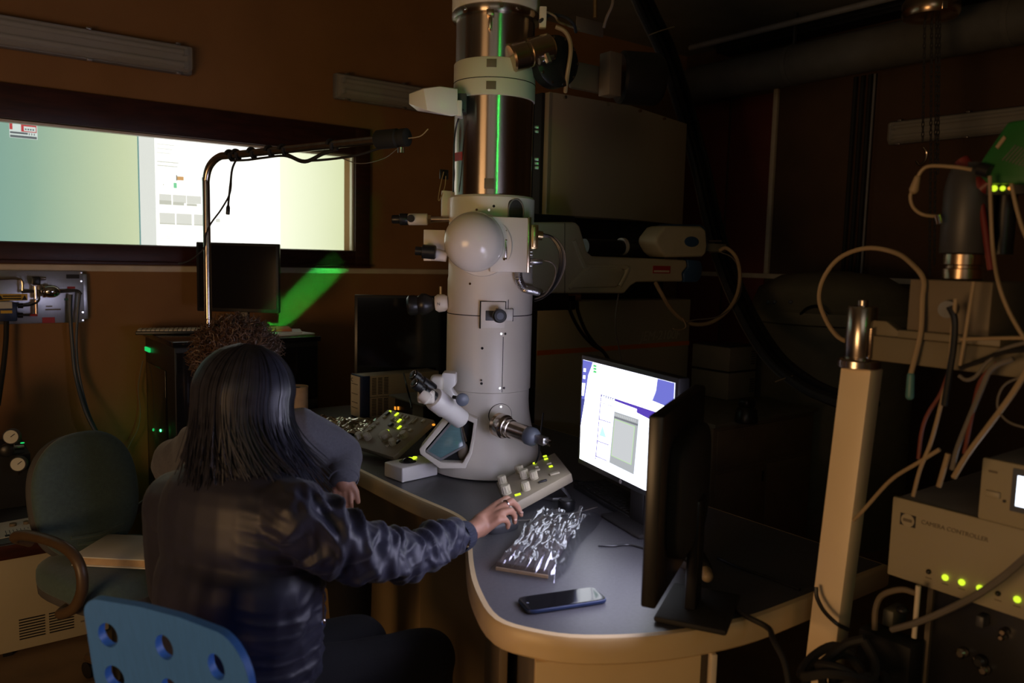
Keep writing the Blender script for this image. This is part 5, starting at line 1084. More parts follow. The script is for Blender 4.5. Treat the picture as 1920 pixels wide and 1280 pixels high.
# cables of the right-hand instrument
cable('support_hose', 'tan hose arching from the steel-topped post over to the sample box', [pi_(1595, 643, 1.60), pi_(1570, 630, 1.62), pi_(1549, 600, 1.64), pi_(1536, 560, 1.65), pi_(1545, 520, 1.65), pi_(1575, 483, 1.65), pi_(1625, 465, 1.63), pi_(1680, 474, 1.60), pi_(1715, 500, 1.56), pi_(1732, 525, 1.545), pi_(1730, 560, 1.54), pi_(1727, 620, 1.535), pi_(1716, 670, 1.53), pi_(1708, 700, 1.53)], .0050, 'cable_cream', 'hose')
obj('hose_end', G().cap(pi_(1708, 704, 1.53), pi_(1706, 742, 1.53), .007, .008), 'teal_plastic', label='teal plastic hose end hanging below the beam', cat='connector')
for nm, lab, pts, r, m in (
    ('hanging_cable', 'cream cable hanging in front of the green head', [(1856, 330), (1858, 400), (1862, 470), (1872, 530), (1890, 580), (1915, 625), (1935, 650)], .0042, 'cable_cream'),
    ('hanging_cable', 'cream cable leaving the lit board at the frame side', [(1896, 345), (1906, 390), (1918, 430), (1940, 480)], .0042, 'cable_cream'),
    ('instrument_cable', 'thick black cable falling from the sample box', [(1780, 575), (1790, 600), (1788, 650), (1780, 700), (1770, 760)], .0075, 'black'),
    ('instrument_cable', 'long tan cable running from the sample box down to the rack', [(1792, 560), (1786, 620), (1780, 690), (1764, 760), (1745, 830), (1725, 880), (1712, 930)], .0048, 'cable_cream'),
    ('instrument_cable', 'red cable bending down beside the tan cable', [(1784, 680), (1765, 735), (1740, 775), (1728, 810), (1722, 860)], .0045, 'cable_red'),
    ('instrument_cable', 'cream cable held against the beam below the sample box', [(1826, 528), (1816, 590), (1808, 640), (1800, 685)], .0042, 'cable_cream'),
    ('instrument_cable', 'grey cable drooping under the beam', [(1930, 640), (1880, 655), (1850, 680), (1830, 705), (1812, 712), (1798, 704)], .0045, 'cable_grey'),
    ('instrument_cable', 'grey and red pair of cables sloping down to the rack', [(1900, 672), (1860, 690), (1840, 730), (1815, 790), (1795, 840), (1785, 880)], .0058, 'cable_grey'),
    ('instrument_cable', 'dark red cable sloping beside the grey pair', [(1870, 680), (1838, 715), (1822, 780), (1808, 850)], .0045, 'cable_red'),
    ('instrument_cable', 'straight tan cable sloping from the frame side to the controller top', [(1940, 670), (1900, 735), (1860, 790), (1815, 850), (1788, 895)], .0062, 'cable_cream'),
    ('instrument_cable', 'short cream cable rising from the controller top', [(1778, 850), (1768, 885), (1760, 912)], .0062, 'cable_cream'),
    ('instrument_cable', 'thin tan cable reaching from the tan post behind the rack', [(1762, 842), (1720, 868), (1670, 900), (1620, 955), (1600, 975)], .0045, 'cable_cream'),
    ('instrument_cable', 'thin grey cable looping at the frame side above the bright display', [(1940, 700), (1885, 720), (1870, 760), (1890, 790), (1935, 805)], .0024, 'cable_grey'),
    ('frame_cable', 'upper horizontal cream cable along the beam', [(1800, 636), (1860, 634), (1940, 633)], .0042, 'cable_cream'),
    ('frame_cable', 'lower black cable sagging along the beam', [(1800, 690), (1850, 672), (1880, 660), (1940, 655)], .0055, 'black')):
    cable(nm, lab, [pi_(x, y, 1.50 if y > 500 else 1.53) for x, y in pts], r * .8, m, group='cables of the right-hand instrument')
# cart, rack, controller
cart = thing('equipment_cart', 'black equipment cart under the camera controller', 'cart', (1.75, .5, 0))
obj('shelf', G().bb((1.30, .10, .575), (2.1, .87, .60)), 'black_matte', cart, bev=.003)
obj('shelf_rim', G().bb((1.293, .10, .57), (1.30, .87, .606)), 'oxide_brown', cart)
for x, y in ((1.32, .12), (1.32, .84), (2.06, .12), (2.06, .84)): obj('leg', G().bb((x, y, 0), (x + .03, y + .025, .575)), 'black_matte', cart, bev=.002)
ru = thing('rack_unit', 'black rack unit with a front handle and knobs under the camera controller', 'rack unit', (1.8, .45, .60))
obj('body', G().bb((1.625, .15, .601), (2.0, .715, .862)), 'black', ru, bev=.004)
h0 = pi_(1830, 1150, 1.605); h1 = pi_(1856, 1170, 1.605)
obj('handle', G().bb(pi_(1829, 1152, 1.60), pi_(1856, 1172, 1.63)), 'dark_grey', ru, bev=.004)
for x, y, r in ((1885, 1182, .007), (1882, 1192, .006), (1806, 1222, .010), (1840, 1238, .012), (1848, 1254, .009)): 
    c = pi_(x, y, 1.622); obj('knob', G().lathe([(r, 0), (r, .012), (r * .6, .016)], c, (-1, 0, 0), n=16), 'steel' if r != .012 else 'black', ru)
obj('edge_rail', G().bb((1.615, .712, .61), (1.630, .722, .862)), 'oxide_brown', ru)
fr = thing('wire_frame', 'bent wire frame with small parts beside the black rack unit', 'frame', (1.62, .78, .60))
obj('hoop', G().tube([pi_(1640, 1180, 1.56), pi_(1642, 1140, 1.56), pi_(1655, 1115, 1.56), pi_(1690, 1105, 1.56), pi_(1718, 1112, 1.56)], .006), 'oxide_brown', fr)
obj('upright', G().cyl(pi_(1722, 1098, 1.56), pi_(1714, 1195, 1.56), .005, n=10), 'trim', fr); obj('small_box', G().bb(pi_(1655, 1140, 1.60), pi_(1700, 1165, 1.66)), 'grey_olive', fr, bev=.004)
obj('frame_clip', G().sell(pi_(1692, 1143, 1.57), (.012, .012, .008)), 'black', fr)
obj('frame_base', G().bb(pi_(1640, 1180, 1.56) + V((-.01, .03, -.10)), pi_(1714, 1195, 1.56) + V((.05, -.0, -.02))), 'black_matte', fr, bev=.005)
cc_ = thing('camera_controller', 'beige camera controller box with a row of green lights on its front', 'controller', (1.8, .45, .863))
FX = 1.60
obj('front_panel', G().bb((FX, .15, .8635), (FX + .012, .800, 1.030)), 'beige_panel', cc_, bev=.003); obj('case', G().bb((FX + .0125, .155, .8645), (2.0, .795, 1.029)), 'grey', cc_, bev=.003)
MC = basis((FX - .0005, 0, 0), (0, -1, 0))
def fc(x, y): p = PX(x, y, FX); return p
a_, b_2 = fc(1689, 960), fc(1716, 990)
lg = obj('logo', G().bb((FX - .001, b_2.y, b_2.z), (FX, a_.y, a_.z)), 'ink', cc_, smooth=False)
lc_ = (a_ + b_2) / 2; obj('logo_disc', G().lathe([(.0135, 0), (.0135, .0008)], (FX - .001, lc_.y, lc_.z), (-1, 0, 0), n=28), 'beige_panel', lg)
obj('logo_bar', G().bb((FX - .0026, lc_.y - .009, lc_.z - .003), (FX - .0018, lc_.y + .009, lc_.z + .003)), 'ink_soft', lg, smooth=False)
p = fc(1727, 981); obj('title_lettering', textg('CAMERA CONTROLLER', basis((FX - .0006, p.y, p.z), (0, -1, 0)), .0118), 'ink_soft', cc_, smooth=False)
for x, y, on in ((1742, 1071, 0), (1773, 1082, 1), (1804, 1091, 1), (1838, 1102, 1), (1872, 1112, 0), (1908, 1123, 1)):
    c = fc(x, y); obj('led', G().sell(c + V((-.002, 0, 0)), (.005, .0062 if on else .005, .0062 if on else .005)), 'led_green' if on else 'black', cc_)
    obj('led_print', G().bb((FX - .0006, c.y - .006, c.z - .0145), (FX, c.y + .006, c.z - .0125)), 'ink_soft', cc_, smooth=False)
ds = thing('display_unit', 'small beige display unit with a bright white screen on the camera controller', 'display', (1.75, .5, 1.031))
yl = PX(1838, 900, 1.59).y
obj('case', G().bb((1.602, .20, 1.0335), (1.90, yl - .002, 1.148)), 'grey', ds, bev=.004); fpn = obj('front_panel', G().bb((1.59, .20, 1.032), (1.602, yl, 1.150)), 'beige_panel', ds, bev=.004)
yb = PX(1898, 900, 1.59).y; obj('bezel', G().bb((1.5875, .30, 1.062), (1.591, yb, 1.142)), 'blue_grey', ds, bev=.002)
yd = PX(1909, 900, 1.59).y; obj('lit_screen', G().bb((1.5868, .34, 1.074), (1.5876, yd, 1.130)), 'lcd_white', ds, smooth=False)
c = PX(1862, 926, 1.59); obj('push_button', G().bb((1.585, c.y - .013, c.z - .006), (1.592, c.y + .013, c.z + .006)), 'beige_panel', ds, bev=.002); obj('port', G().cyl((1.588, PX(1884, 934, 1.59).y, c.z - .008), (1.591, PX(1884, 934, 1.59).y, c.z - .008), .003, n=10), 'black', ds)
obj('print_mark', G().bb((1.5892, PX(1872, 870, 1.59).y, 1.125), (1.59, PX(1855, 870, 1.59).y, 1.129)), 'ink_soft', ds, smooth=False)
cable('front_cable', 'thick grey cable crossing in front of the controller lights', [pi_(1935, 1035, 1.54), pi_(1880, 1082, 1.53), pi_(1828, 1117, 1.52), pi_(1765, 1148, 1.53), pi_(1715, 1168, 1.54), pi_(1672, 1180, 1.55)], .0065, 'cable_grey')
cable('post_cable', 'black cable drooping across the foot of the tan post', [pi_(1530, 1100, 1.53), pi_(1532, 1120, 1.525), pi_(1545, 1145, 1.52), pi_(1568, 1168, 1.52), pi_(1590, 1180, 1.54)], .0045, 'black')
hp_ = thing('cable_coil', 'tangled heap of black cable on the cart beside the tan post', 'cable', (1.42, .80, .60))
for k in range(9):
    c = V((1.41 + .03 * random.uniform(-1, 1), .775 + .02 * random.uniform(-1, 1), .615 + .016 * k)); tl = V((random.uniform(-.3, .3), random.uniform(-.3, .3), 0)); r0 = random.uniform(.05, .085)
    obj('cable_turn', G().tube([c + V((r0 * math.cos(q * .7), r0 * .8 * math.sin(q * .7), .02 * math.sin(q * 1.3 + k) + tl.x * r0 * math.cos(q * .7))) for q in range(10)], .009, n=7, res=4), 'black_matte', hp_)
bk_ = thing('black_meter', 'black handheld meter with a dim display lying on the cart', 'meter', (1.50, .62, .60))
Mq = basis((1.50, .60, .603), (.35, -.9, 0))
obj('case', G(Mq).sell((0, 0, .03), (.12, .06, .03), .4, .4), 'black', bk_); obj('display', G(Mq).bb((-.03, -.03, .058), (.05, .03, .0615)), 'dark_grey', bk_, bev=.002); obj('dial', G(Mq).lathe([(.012, 0), (.012, .012)], (.085, 0, .056)), 'steel', bk_)

# ================================================================== CHAIRS
LATB = (RH * .9 - FH * .42).normalized()     # chair / body right direction
FWDB = (RH * .42 + FH * .9).normalized()
tl_ = PD(147, 1122, 1.42); tl_.z = .874; wch = .385; ctr = tl_ + LATB * (wch / 2)
bc = thing('blue_chair', 'bright blue moulded chair with round holes in its backrest, in front of the woman', 'chair', (ctr.x + FWDB.x * .25, ctr.y + FWDB.y * .25, 0))
Mbc = basis((ctr.x, ctr.y, .874), LATB); tilt = Matrix.Rotation(math.radians(10), 4, 'X'); Mbc = Mbc @ tilt
Mi2 = Mbc.inverted(); nb_ = Mbc.to_3x3() @ V((0, 1, 0))
def onback(x, y):
    r = ray(x, y); t_ = (Mbc.translation - EYE).dot(nb_) / r.dot(nb_); return Mi2 @ (EYE + r * t_)
bm = bmesh.new(); loop = []
rad = .075; W2 = wch / 2
cor = [(W2 - rad, -rad, 0), (-W2 + .03, -.03, 90), (-W2 + .05, -.40, 180), (W2 - .05, -.40, 270)]; rads = [rad, .03, .05, .05]
for (cx_, cz_, a0), rr in zip(cor, rads):
    for k in range(9):
        a = math.radians(a0 + k * 90 / 8); loop.append((cx_ + rr * math.cos(a), cz_ + rr * math.sin(a)))
def addloop(P):
    vv = [bm.verts.new((x, 0, z)) for x, z in P]
    for i in range(len(vv)): bm.edges.new((vv[i], vv[(i + 1) % len(vv)]))
addloop(loop)
holes = [onback(193, 1197), onback(280, 1230), onback(391, 1256)]
rowz = sum(h.z for h in holes) / 3
xs = [-.115, 0.0, .115]
hx0, hx1, hx2 = (h.x for h in holes); hdx = (hx2 - hx0) / 2; hz0 = rowz; xs = [hx0, hx0 + hdx, hx2]
hl = [(x, hz0) for x in xs] + [(x, hz0 - .085) for x in xs] + [(x, hz0 - .17) for x in xs]
for x, z in hl: addloop([(x + .021 * math.cos(k * math.pi / 12), z + .024 * math.sin(k * math.pi / 12)) for k in range(24)])
bmesh.ops.triangle_fill(bm, use_beauty=True, use_dissolve=False, edges=bm.edges[:])
bmesh.ops.subdivide_edges(bm, edges=[e for e in bm.edges if e.calc_length() > .06], cuts=2, use_grid_fill=False)
bmesh.ops.triangulate(bm, faces=bm.faces[:])
ext = bmesh.ops.extrude_face_region(bm, geom=bm.faces[:]); bmesh.ops.translate(bm, verts=[e for e in ext['geom'] if isinstance(e, bmesh.types.BMVert)], vec=(0, .014, 0))
for v_ in bm.verts: v_.co.y += .55 * v_.co.x ** 2 * -1 + .018 + 0.25 * (v_.co.z + .2) ** 2
bm.verts.index_update(); g = G(Mbc).add([tuple(v_.co) for v_ in bm.verts], [tuple(q.index for q in f_.verts) for f_ in bm.faces]); bm.free()
obj('backrest', g, 'blue_wood', bc, ang=50)
Mse = basis((ctr.x, ctr.y, 0), LATB)
obj('seat', G(Mse).sell((0, .27, .442), (.20, .20, .012), .4, .35, nu=48), 'blue_wood', bc)
for s in (-1, 1):
    obj('back_rail', G(Mse).tube([(s * .12, .10, .43), (s * .12, .07, .46), (s * .12, .045, .55), (s * .12, .035, .62)], .011), 'steel', bc)
    obj('leg', G(Mse).tube([(s * .15, .40, .43), (s * .18, .46, .01)], .011, res=1), 'steel', bc); obj('leg', G(Mse).tube([(s * .15, .14, .43), (s * .19, .05, .01)], .011, res=1), 'steel', bc)
# green swivel chair
sc_ = PD(222, 1070, 2.56); sfw = (RH * .82 - FH * .5).normalized(); srt = sfw.cross(UP).normalized()
sw = thing('swivel_chair', 'dark green upholstered swivel chair with a looped armrest by the workbench', 'chair', (sc_.x, sc_.y, 0))
Msw = basis((sc_.x, sc_.y, 0), srt)   # x = chair right, y = chair forward
seat_z = .475
def seatfold(g, c, k):
    out = []
    for p in g.v: out.append(p)
    return g
obj('seat', G(Msw).sell((0, .0, seat_z), (.20, .215, .055), .55, .6, nu=48, nv=24), 'chair_fabric', sw)
obj('seat_shell', G(Msw).sell((0, .0, seat_z - .03), (.195, .21, .04), .4, .55, nu=40), 'chair_shell', sw)
MB_ = Msw @ Matrix.Translation((0, -.165, .695)) @ Matrix.Rotation(math.radians(9), 4, 'X')
obj('backrest', G(MB_).sell((0, .006, 0), (.175, .048, .205), .85, .9, nu=48, nv=28), 'chair_fabric', sw)
obj('back_shell', G(MB_).sell((0, -.026, -.005), (.175, .045, .205), .8, .9, nu=48, nv=28), 'chair_shell', sw)
for k, zz in enumerate((-.125, -.150, -.170)): obj('fabric_fold', G(MB_).tube([(-.09 + .02 * k, .040 - .006 * k, zz), (0, .052 - .006 * k, zz - .006), (.09 - .02 * k, .042 - .006 * k, zz + .004)], .006), 'chair_fabric', sw)
obj('back_bar', G(Msw).bb((-.03, -.215, .38), (.03, -.195, .60)), 'black', sw, bev=.004)
for s in (-1, 1):
    x = s * .225
    obj('armrest', G(Msw).tube([(s * .17, -.19, .575), (x, -.17, .61), (x, -.10, .632), (x, .04, .642), (x, .13, .632), (x, .18, .595), (x, .185, .53), (x, .14, .465), (x, .07, .43), (s * .16, .03, .43)], .016, n=12), 'armrest', sw)
obj('gas_column', G(Msw).cyl((0, 0, .08), (0, 0, .44), .025, n=18), 'black', sw)
for k in range(5):
    a = k * 2 * math.pi / 5 + .75; e_ = (math.cos(a) * .28, math.sin(a) * .28, .075)
    l_ = obj('base_leg', G(Msw).tube([(0, 0, .10), (e_[0] * .6, e_[1] * .6, .095), e_], .018, n=8), 'armrest', sw)
    obj('castor', G(Msw).cyl((e_[0] - .012, e_[1], .03), (e_[0] + .012, e_[1], .03), .029, n=18), 'black', l_)
bd_ = thing('binder', 'green-lit binder with pale page edges lying on the swivel chair seat', 'binder', (sc_.x, sc_.y, seat_z + .055))
Mbd = basis((sc_.x + sfw.x * .05, sc_.y + sfw.y * .05, seat_z + .056), RH + FH * -.06)
obj('cover', G(Mbd).bb((-.12, -.10, .026), (.14, .10, .030)).bb((-.12, -.10, 0), (.14, .10, .004)), 'paper', bd_, bev=.001); obj('pages', G(Mbd).bb((-.115, -.095, .0042), (.135, .095, .0258)), 'cardboard', bd_)
# light of the green status lamp on the side of the dark cabinet
gl = bpy.data.lights.new('green_lamp', 'POINT'); gl.energy = 0.10; gl.color = (.04, 1.0, .18); gl.shadow_soft_size = .006
go = bpy.data.objects.new('green_lamp', gl); COL.objects.link(go); go.location = (.905, 4.16, .60)

# status lamp of the dark cabinet and the green emergency lamp behind the photographer
obj('status_lamp', G().sell((.938, 4.20, .60), (.004, .006, .007)), 'led_emerald', cab)
emat('lamp_green', (.03, 1.0, .10), 8.0)
gp_ = V((-.36, -2.40, 2.15)); t = thing('emergency_lamp', 'green emergency lamp on the wall opposite the window', 'lamp', gp_)
Mg = basis(gp_, (-.92, .39, 0)); obj('housing', G(Mg).bb((-.10, .0, -.10), (.10, .05, .10)), 'white_plastic', t, bev=.006); obj('lens', G(Mg).bb((-.06, -.006, -.07), (.06, .0, .07)), 'lamp_green', t, bev=.002)
obj('bracket', G(Mg).bb((-.02, .05, -.02), (.02, .60, .02)), 'grey', t)
# ================================================================== PEOPLE
def CF(x, y, d): return PD(x, y, d)
def ell(g, c, d, ax, e1=1.0, e2=1.0):
    """ellipsoid with lateral axis ax (world), up z"""
    g.sell((0, 0, 0), d, e1, e2, M=basis(c, ax), nu=24, nv=14)
def head(g, c, face, tilt=0.0, s=1.0):
    """skull with jaw, nose, ears; face = horizontal look direction"""
    f_ = V(face).normalized(); r_ = f_.cross(UP).normalized()
    M = basis(c, r_) @ Matrix.Rotation(tilt, 4, 'X')     # local y = face direction
    h = G(M)
    h.sell((0, -.005, .025), (.076 * s, .096 * s, .090 * s)); h.sell((0, .035, -.045), (.056 * s, .062 * s, .070 * s)); h.sell((0, .075, -.085), (.026, .022, .022))
    h.sell((0, .102, -.012), (.011, .016, .024)); h.sell((0, .108, -.030), (.016, .012, .009))
    h.sell((0, .088, -.055), (.024, .012, .006)); h.sell((0, .088, -.066), (.021, .012, .006))
    h.sell((0, .082, .022), (.052, .012, .010))
    for sg in (-1, 1): h.sell((sg * .078, .0, -.005), (.010, .022, .032))
    g.v += []; o = len(g.v); g.v += h.v; g.f += [tuple(i + o for i in q) for q in h.f]
    return M
def eyes(M, parent):
    for s in (-1, 1):
        e = obj('eye', G(M).sell((s * .031, .083, .004), (.012, .010, .010)), 'paper', parent); obj('iris', G(M).sell((s * .031, .0915, .004), (.005, .002, .005)), 'ink', e)
def hand_geo(g, wrist, pts):
    """pts: dict of finger chains (world points) + palm knuckles"""
    for ch in pts: g.chain(ch)
def displace(h, fn):
    h.v = [p + n * fn(p) for p, n in zip(h.v, h.n)]; return h

# ------------------------------------------------------------------ the woman in the bomber jacket
wo = thing('person', 'person with long dark hair in a navy satin jacket reaching for the mouse', 'person', (.70, 1.75, 0))
W = dict(neck=CF(468, 868, 1.74), chest=CF(452, 985, 1.74), belly=CF(448, 1130, 1.74), hip=CF(452, 1290, 1.76), headc=CF(462, 765, 1.74), shR=CF(562, 968, 1.64), elR=CF(748, 1046, 1.81), wrR=CF(872, 1003, 2.03), shL=CF(338, 945, 1.86))
face = (RH * .62 + FH * .78).normalized()
hip = V((W['hip'].x, W['hip'].y, .545)); belly = V((W['belly'].x, W['belly'].y, W['belly'].z))
bg_ = G()
HM = head(bg_, W['headc'], face, tilt=-.15, s=1.0)
bg_.chain([(W['headc'] + V((0, 0, -.04)), .058), (W['neck'], .055), (W['neck'] + V((0, 0, -.06)), .065)])
for c, d in ((W['chest'], (.155, .095, .14)), (belly, (.145, .092, .15)), (hip, (.17, .12, .10))): ell(bg_, c, d, LATB, .8, .8)
bg_.chain([(W['shR'], .055), (W['elR'], .034), (W['wrR'].lerp(W['elR'], .3), .025), (W['wrR'], .024)])
elL = CF(330, 1100, 2.0); wrL = CF(430, 1130, 2.15); bg_.chain([(W['shL'], .055), (elL, .042), (wrL, .028)])
knR = V((1.02, 1.72, .50)); knL = V((.98, 2.0, .50))
knR = CF(800, 1170, 1.92); knR.z = .53; knL = knR + V((-.10, .16, 0))
for kn, s in ((knR, 1), (knL, -1)):
    h0 = hip + LATB * (.085 * s) + V((0, 0, -.01)); bg_.chain([(h0, .082), (kn, .055)]); ft = V((kn.x - .02, kn.y - .03, .07)); bg_.chain([(kn, .052), (kn.lerp(ft, .4), .052), (ft, .036)]); bg_.chain([(ft + V((0, 0, -.03)), .034), (ft + FWDB * .13 + V((0, 0, -.045)), .024)])
# right hand on the mouse
dh = 2.10
Hd = lambda x, y, d=dh: CF(x, y, d)
wr = Hd(880, 998, 2.04)
bg_.chain([(W['wrR'], .026), (wr, .0255), (Hd(900, 985, 2.07), .026)])
# palm
for (x0, y0), (x1, y1), r0, r1, d1 in (((898, 975), (936, 944), .017, .0125, 2.15), ((898, 980), (940, 953), .018, .0125, 2.12), ((900, 988), (940, 963), .018, .012, 2.09), ((902, 996), (934, 975), .016, .011, 2.07)):
    bg_.cap(Hd(x0, y0, 2.07), Hd(x1, y1, d1), r0, r1)
fing = [[(936, 943, 2.15, .0105), (950, 934, 2.19, .0095), (962, 941, 2.21, .0085), (968, 955, 2.21, .007)],
        [(940, 951, 2.12, .0108), (959, 939, 2.14, .0100), (971, 951, 2.15, .0088), (977, 965, 2.15, .0072)],
        [(940, 962, 2.09, .0104), (958, 957, 2.11, .0096), (965, 967, 2.12, .0086), (965, 979, 2.12, .0070)],
        [(934, 975, 2.07, .0094), (948, 974, 2.08, .0084), (953, 982, 2.09, .0074), (952, 989, 2.09, .0062)]]
for fch in fing: bg_.chain([(Hd(x, y, d), r) for x, y, d, r in fch])
bg_.chain([(Hd(905, 978, 2.10), .014), (Hd(918, 962, 2.19), .0125), (Hd(936, 968, 2.24), .0105), (Hd(952, 978, 2.25), .0085)])
bh = remesh(bg_, .0042, 3); body = obj('body', bh, 'skin', wo, ang=180)
eyes(HM, wo)
for x, y, d in ((978, 962, 2.148), (966, 976, 2.118)): obj('fingernail', G().sell(Hd(x, y, d) + V((-.003, -.004, .004)), (.005, .004, .003)), 'nail', wo)
rc = Hd(949, 949, 2.125); ra = (Hd(959, 939, 2.14) - Hd(940, 951, 2.12)).normalized(); u_ = ra.orthogonal().normalized(); w_ = ra.cross(u_)
rc = Hd(949.5, 945, 2.13)
obj('finger_ring', G().tube([rc + (u_ * math.cos(k * math.pi / 8) + w_ * math.sin(k * math.pi / 8)) * .0115 for k in range(17)], .0021, n=8, res=1), 'ring_silver', wo)
ba = (W['wrR'] - W['elR']).normalized(); bc_ = W['wrR'] + ba * .014; u_ = ba.orthogonal().normalized(); w_ = ba.cross(u_)
obj('bracelet', G().tube([bc_ + (u_ * math.cos(k * math.pi / 10) + w_ * math.sin(k * math.pi / 10)) * .0285 for k in range(21)], .0018, n=6, res=1), 'cable_red', wo)
# jacket
jg = G()
ell(jg, W['chest'] + V((0, 0, -.005)), (.190, .135, .165), LATB, .8, .85); ell(jg, belly, (.195, .140, .17), LATB, .7, .85); ell(jg, belly + V((0, 0, -.10)), (.190, .14, .12), LATB, .7, .85); ell(jg, W['neck'] + V((0, 0, -.065)), (.12, .085, .06), LATB)
for k in ('shR', 'shL'): ell(jg, W[k] + V((0, 0, .0)), (.070, .07, .072), LATB)
jg.chain([(W['chest'].lerp(W['shR'], .5) + V((0, 0, .015)), .088), (W['shR'], .073), (CF(622, 1019, 1.665), .070), (CF(690, 1038, 1.73), .064), (CF(756, 1047, 1.82), .056), (CF(822, 1020, 1.935), .046), (CF(846, 1009, 1.98), .042), (CF(852, 1007, 1.99), .037)])
jg.chain([(W['chest'].lerp(W['shL'], .5) + V((0, 0, .02)), .10), (W['shL'], .080), (elL, .066), (wrL, .045)])
jh = remesh(jg, .005, 8)
sa, sb_, sc2 = W['shR'], W['elR'], W['wrR']
def fold(p):
    # creases: across the sleeve, gathering at the elbow; long drapes on the back
    n1 = noise.noise(p * 9); out = 0.0
    L1 = (sb_ - sa); t = (p - sa).dot(L1) / L1.length_squared
    rel = p - sa; lat_ = rel.dot(LATB)
    insl = max(0.0, min(1.0, (lat_ - .0) / .05))
    if insl > 0:
        tt = (p - sa).dot((sc2 - sa).normalized())
        ang_ = (p - sa).dot(UP)
        w1 = noise.noise(V((tt * 11, ang_ * 9, p.x * 5))); w2 = noise.noise(V((tt * 17 + 4, ang_ * 14 - tt * 8, p.y * 6)))
        w3 = noise.noise(V((tt * 26 + ang_ * 16, ang_ * 8, 3)))
        fade = max(0, min(1, (.60 - tt) / .12))
        out += insl * fade * (.016 * (1 - min(1, abs(w1) * 3.2)) + .013 * (1 - min(1, abs(w2) * 3.0)) + .009 * (1 - min(1, abs(w3) * 2.6)) - .016)
    b = 1 - insl
    if b > 0:
        sd_ = max(0, min(1, (lat_ + .09) / .09))     # pleats gather towards the sleeve
        w4 = noise.noise(V((rel.z * 34 + lat_ * 9, lat_ * 4, 5)))
        out += b * (.007 * noise.noise(p * 4.5) + sd_ * .006 * (1 - min(1, abs(w4) * 2.6)))
    return out
displace(jh, fold); jacket = obj('jacket', jh, 'satin', wo, ang=180)
ca_, cb_ = W['elR'].lerp(W['wrR'], .88), W['elR'].lerp(W['wrR'], 1.02)
g = G(); axd = (cb_ - ca_).normalized(); u_ = axd.orthogonal().normalized(); w_ = axd.cross(u_); Lc = (cb_ - ca_).length
vs = []; fs = []; n_ = 72
prf = [(.0375, 0), (.0385, .2), (.0375, .5), (.0360, .8), (.0350, .98), (.0325, 1.0), (.031, .9)]
for r_, t_ in prf:
    for k in range(n_):
        rr = r_ + (.0012 if k % 2 else 0); a = 2 * math.pi * k / n_; vs.append(ca_ + axd * (Lc * t_) + (u_ * math.cos(a) + w_ * math.sin(a)) * rr)
for j in range(len(prf) - 1):
    for k in range(n_): q = (k + 1) % n_; fs.append((j * n_ + k, j * n_ + q, (j + 1) * n_ + q, (j + 1) * n_ + k))
g.add(vs, fs); obj('cuff', g, 'rib_knit', jacket)
g = G(); ell(g, belly + V((0, 0, -.185)), (.178, .128, .045), LATB, .35, .9); obj('waistband', g, 'rib_knit', jacket)
zp = CF(606, 1165, 1.62); obj('zip_puller', G().tube([zp + V((0, 0, .06)), zp + V((0, 0, .02)), zp], .0018, n=6), 'chrome', jacket); obj('zip_bead', G().sell(zp, (.005, .005, .007)), 'chrome', jacket)
# trousers
tg = G(); ell(tg, hip, (.185, .135, .105), LATB, .7, .8)
for kn, s in ((knR, 1), (knL, -1)):
    h0 = hip + LATB * (.085 * s) + V((0, 0, -.01)); tg.chain([(h0, .098), (h0.lerp(kn, .5), .085), (kn, .072)]); ft = V((kn.x - .02, kn.y - .03, .10)); tg.chain([(kn, .068), (kn.lerp(ft, .5), .062), (ft, .050)])
th = remesh(tg, .009, 5); displace(th, lambda p: .004 * noise.noise(p * 14)); obj('trousers', th, 'trouser', wo, ang=180)
for kn in (knR, knL):
    ft = V((kn.x - .02, kn.y - .03, .045)); obj('shoe', G(basis(ft + FWDB * .06, LATB)).sell((0, 0, 0), (.045, .135, .043), .6, .7), 'black', wo)
# hair
def strand(g, pts, r0, r1, n=4): g.tube(pts, r0, n=n, res=3, r2=r1)
hcap = G(HM); hcap.sell((0, -.010, .033), (.088, .104, .098)); hcap.sell((0, -.045, -.04), (.080, .068, .11))
hl_ = G()
ell(hl_, W['headc'] + V((0, 0, -.10)) - FH * .012 + RH * .006, (.082, .045, .16), LATB, .9, .9)
hcap.v += hl_.v; o_ = len(hcap.v) - len(hl_.v); hcap.f += [tuple(i + o_ for i in q) for q in hl_.f]
hh = remesh(hcap, .006, 6); hair = obj('hair', hh, 'hair_dark', wo, ang=180)
g = G(); rnd = random.Random(3); Rm = HM.to_3x3()
for k in range(1700):
    a = rnd.uniform(math.radians(38), math.radians(322))      # 0 = face direction
    pts = []; fl = rnd.uniform(.97, 1.06)
    for th_ in (12, 35, 58, 80, 100):
        t_ = math.radians(th_); d_ = V((math.sin(a) * math.sin(t_) * .092, math.cos(a) * math.sin(t_) * .108, math.cos(t_) * .102)) * fl
        pts.append(HM @ (d_ + V((0, -.008, .033))))
    last = pts[-1]; out_ = (last - HM.translation); out_.z = 0; out_ = out_.normalized() if out_.length > 0 else V((1, 0, 0))
    sidev = Rm @ V((1, 0, 0)); Ltot = .12 + .24 * rnd.random() ** 1.3
    sw_ = rnd.uniform(-.015, .055)
    for q in (.33, .66, 1.0):
        p = last + V((0, 0, -Ltot * q)) + out_ * (.006 * q + .012 * q * q * rnd.uniform(.2, 1.2)) + RH * (sw_ * q * q + .018 * q * q * (1.6 if out_.dot(RH) > .2 else (-.2 if out_.dot(RH) < -.2 else .4))) - FH * (.012 * q)
        pts.append(p)
    strand(g, pts, .0022, .0009)
obj('hair_strands', g, 'hair_dark', hair, kind='stuff')

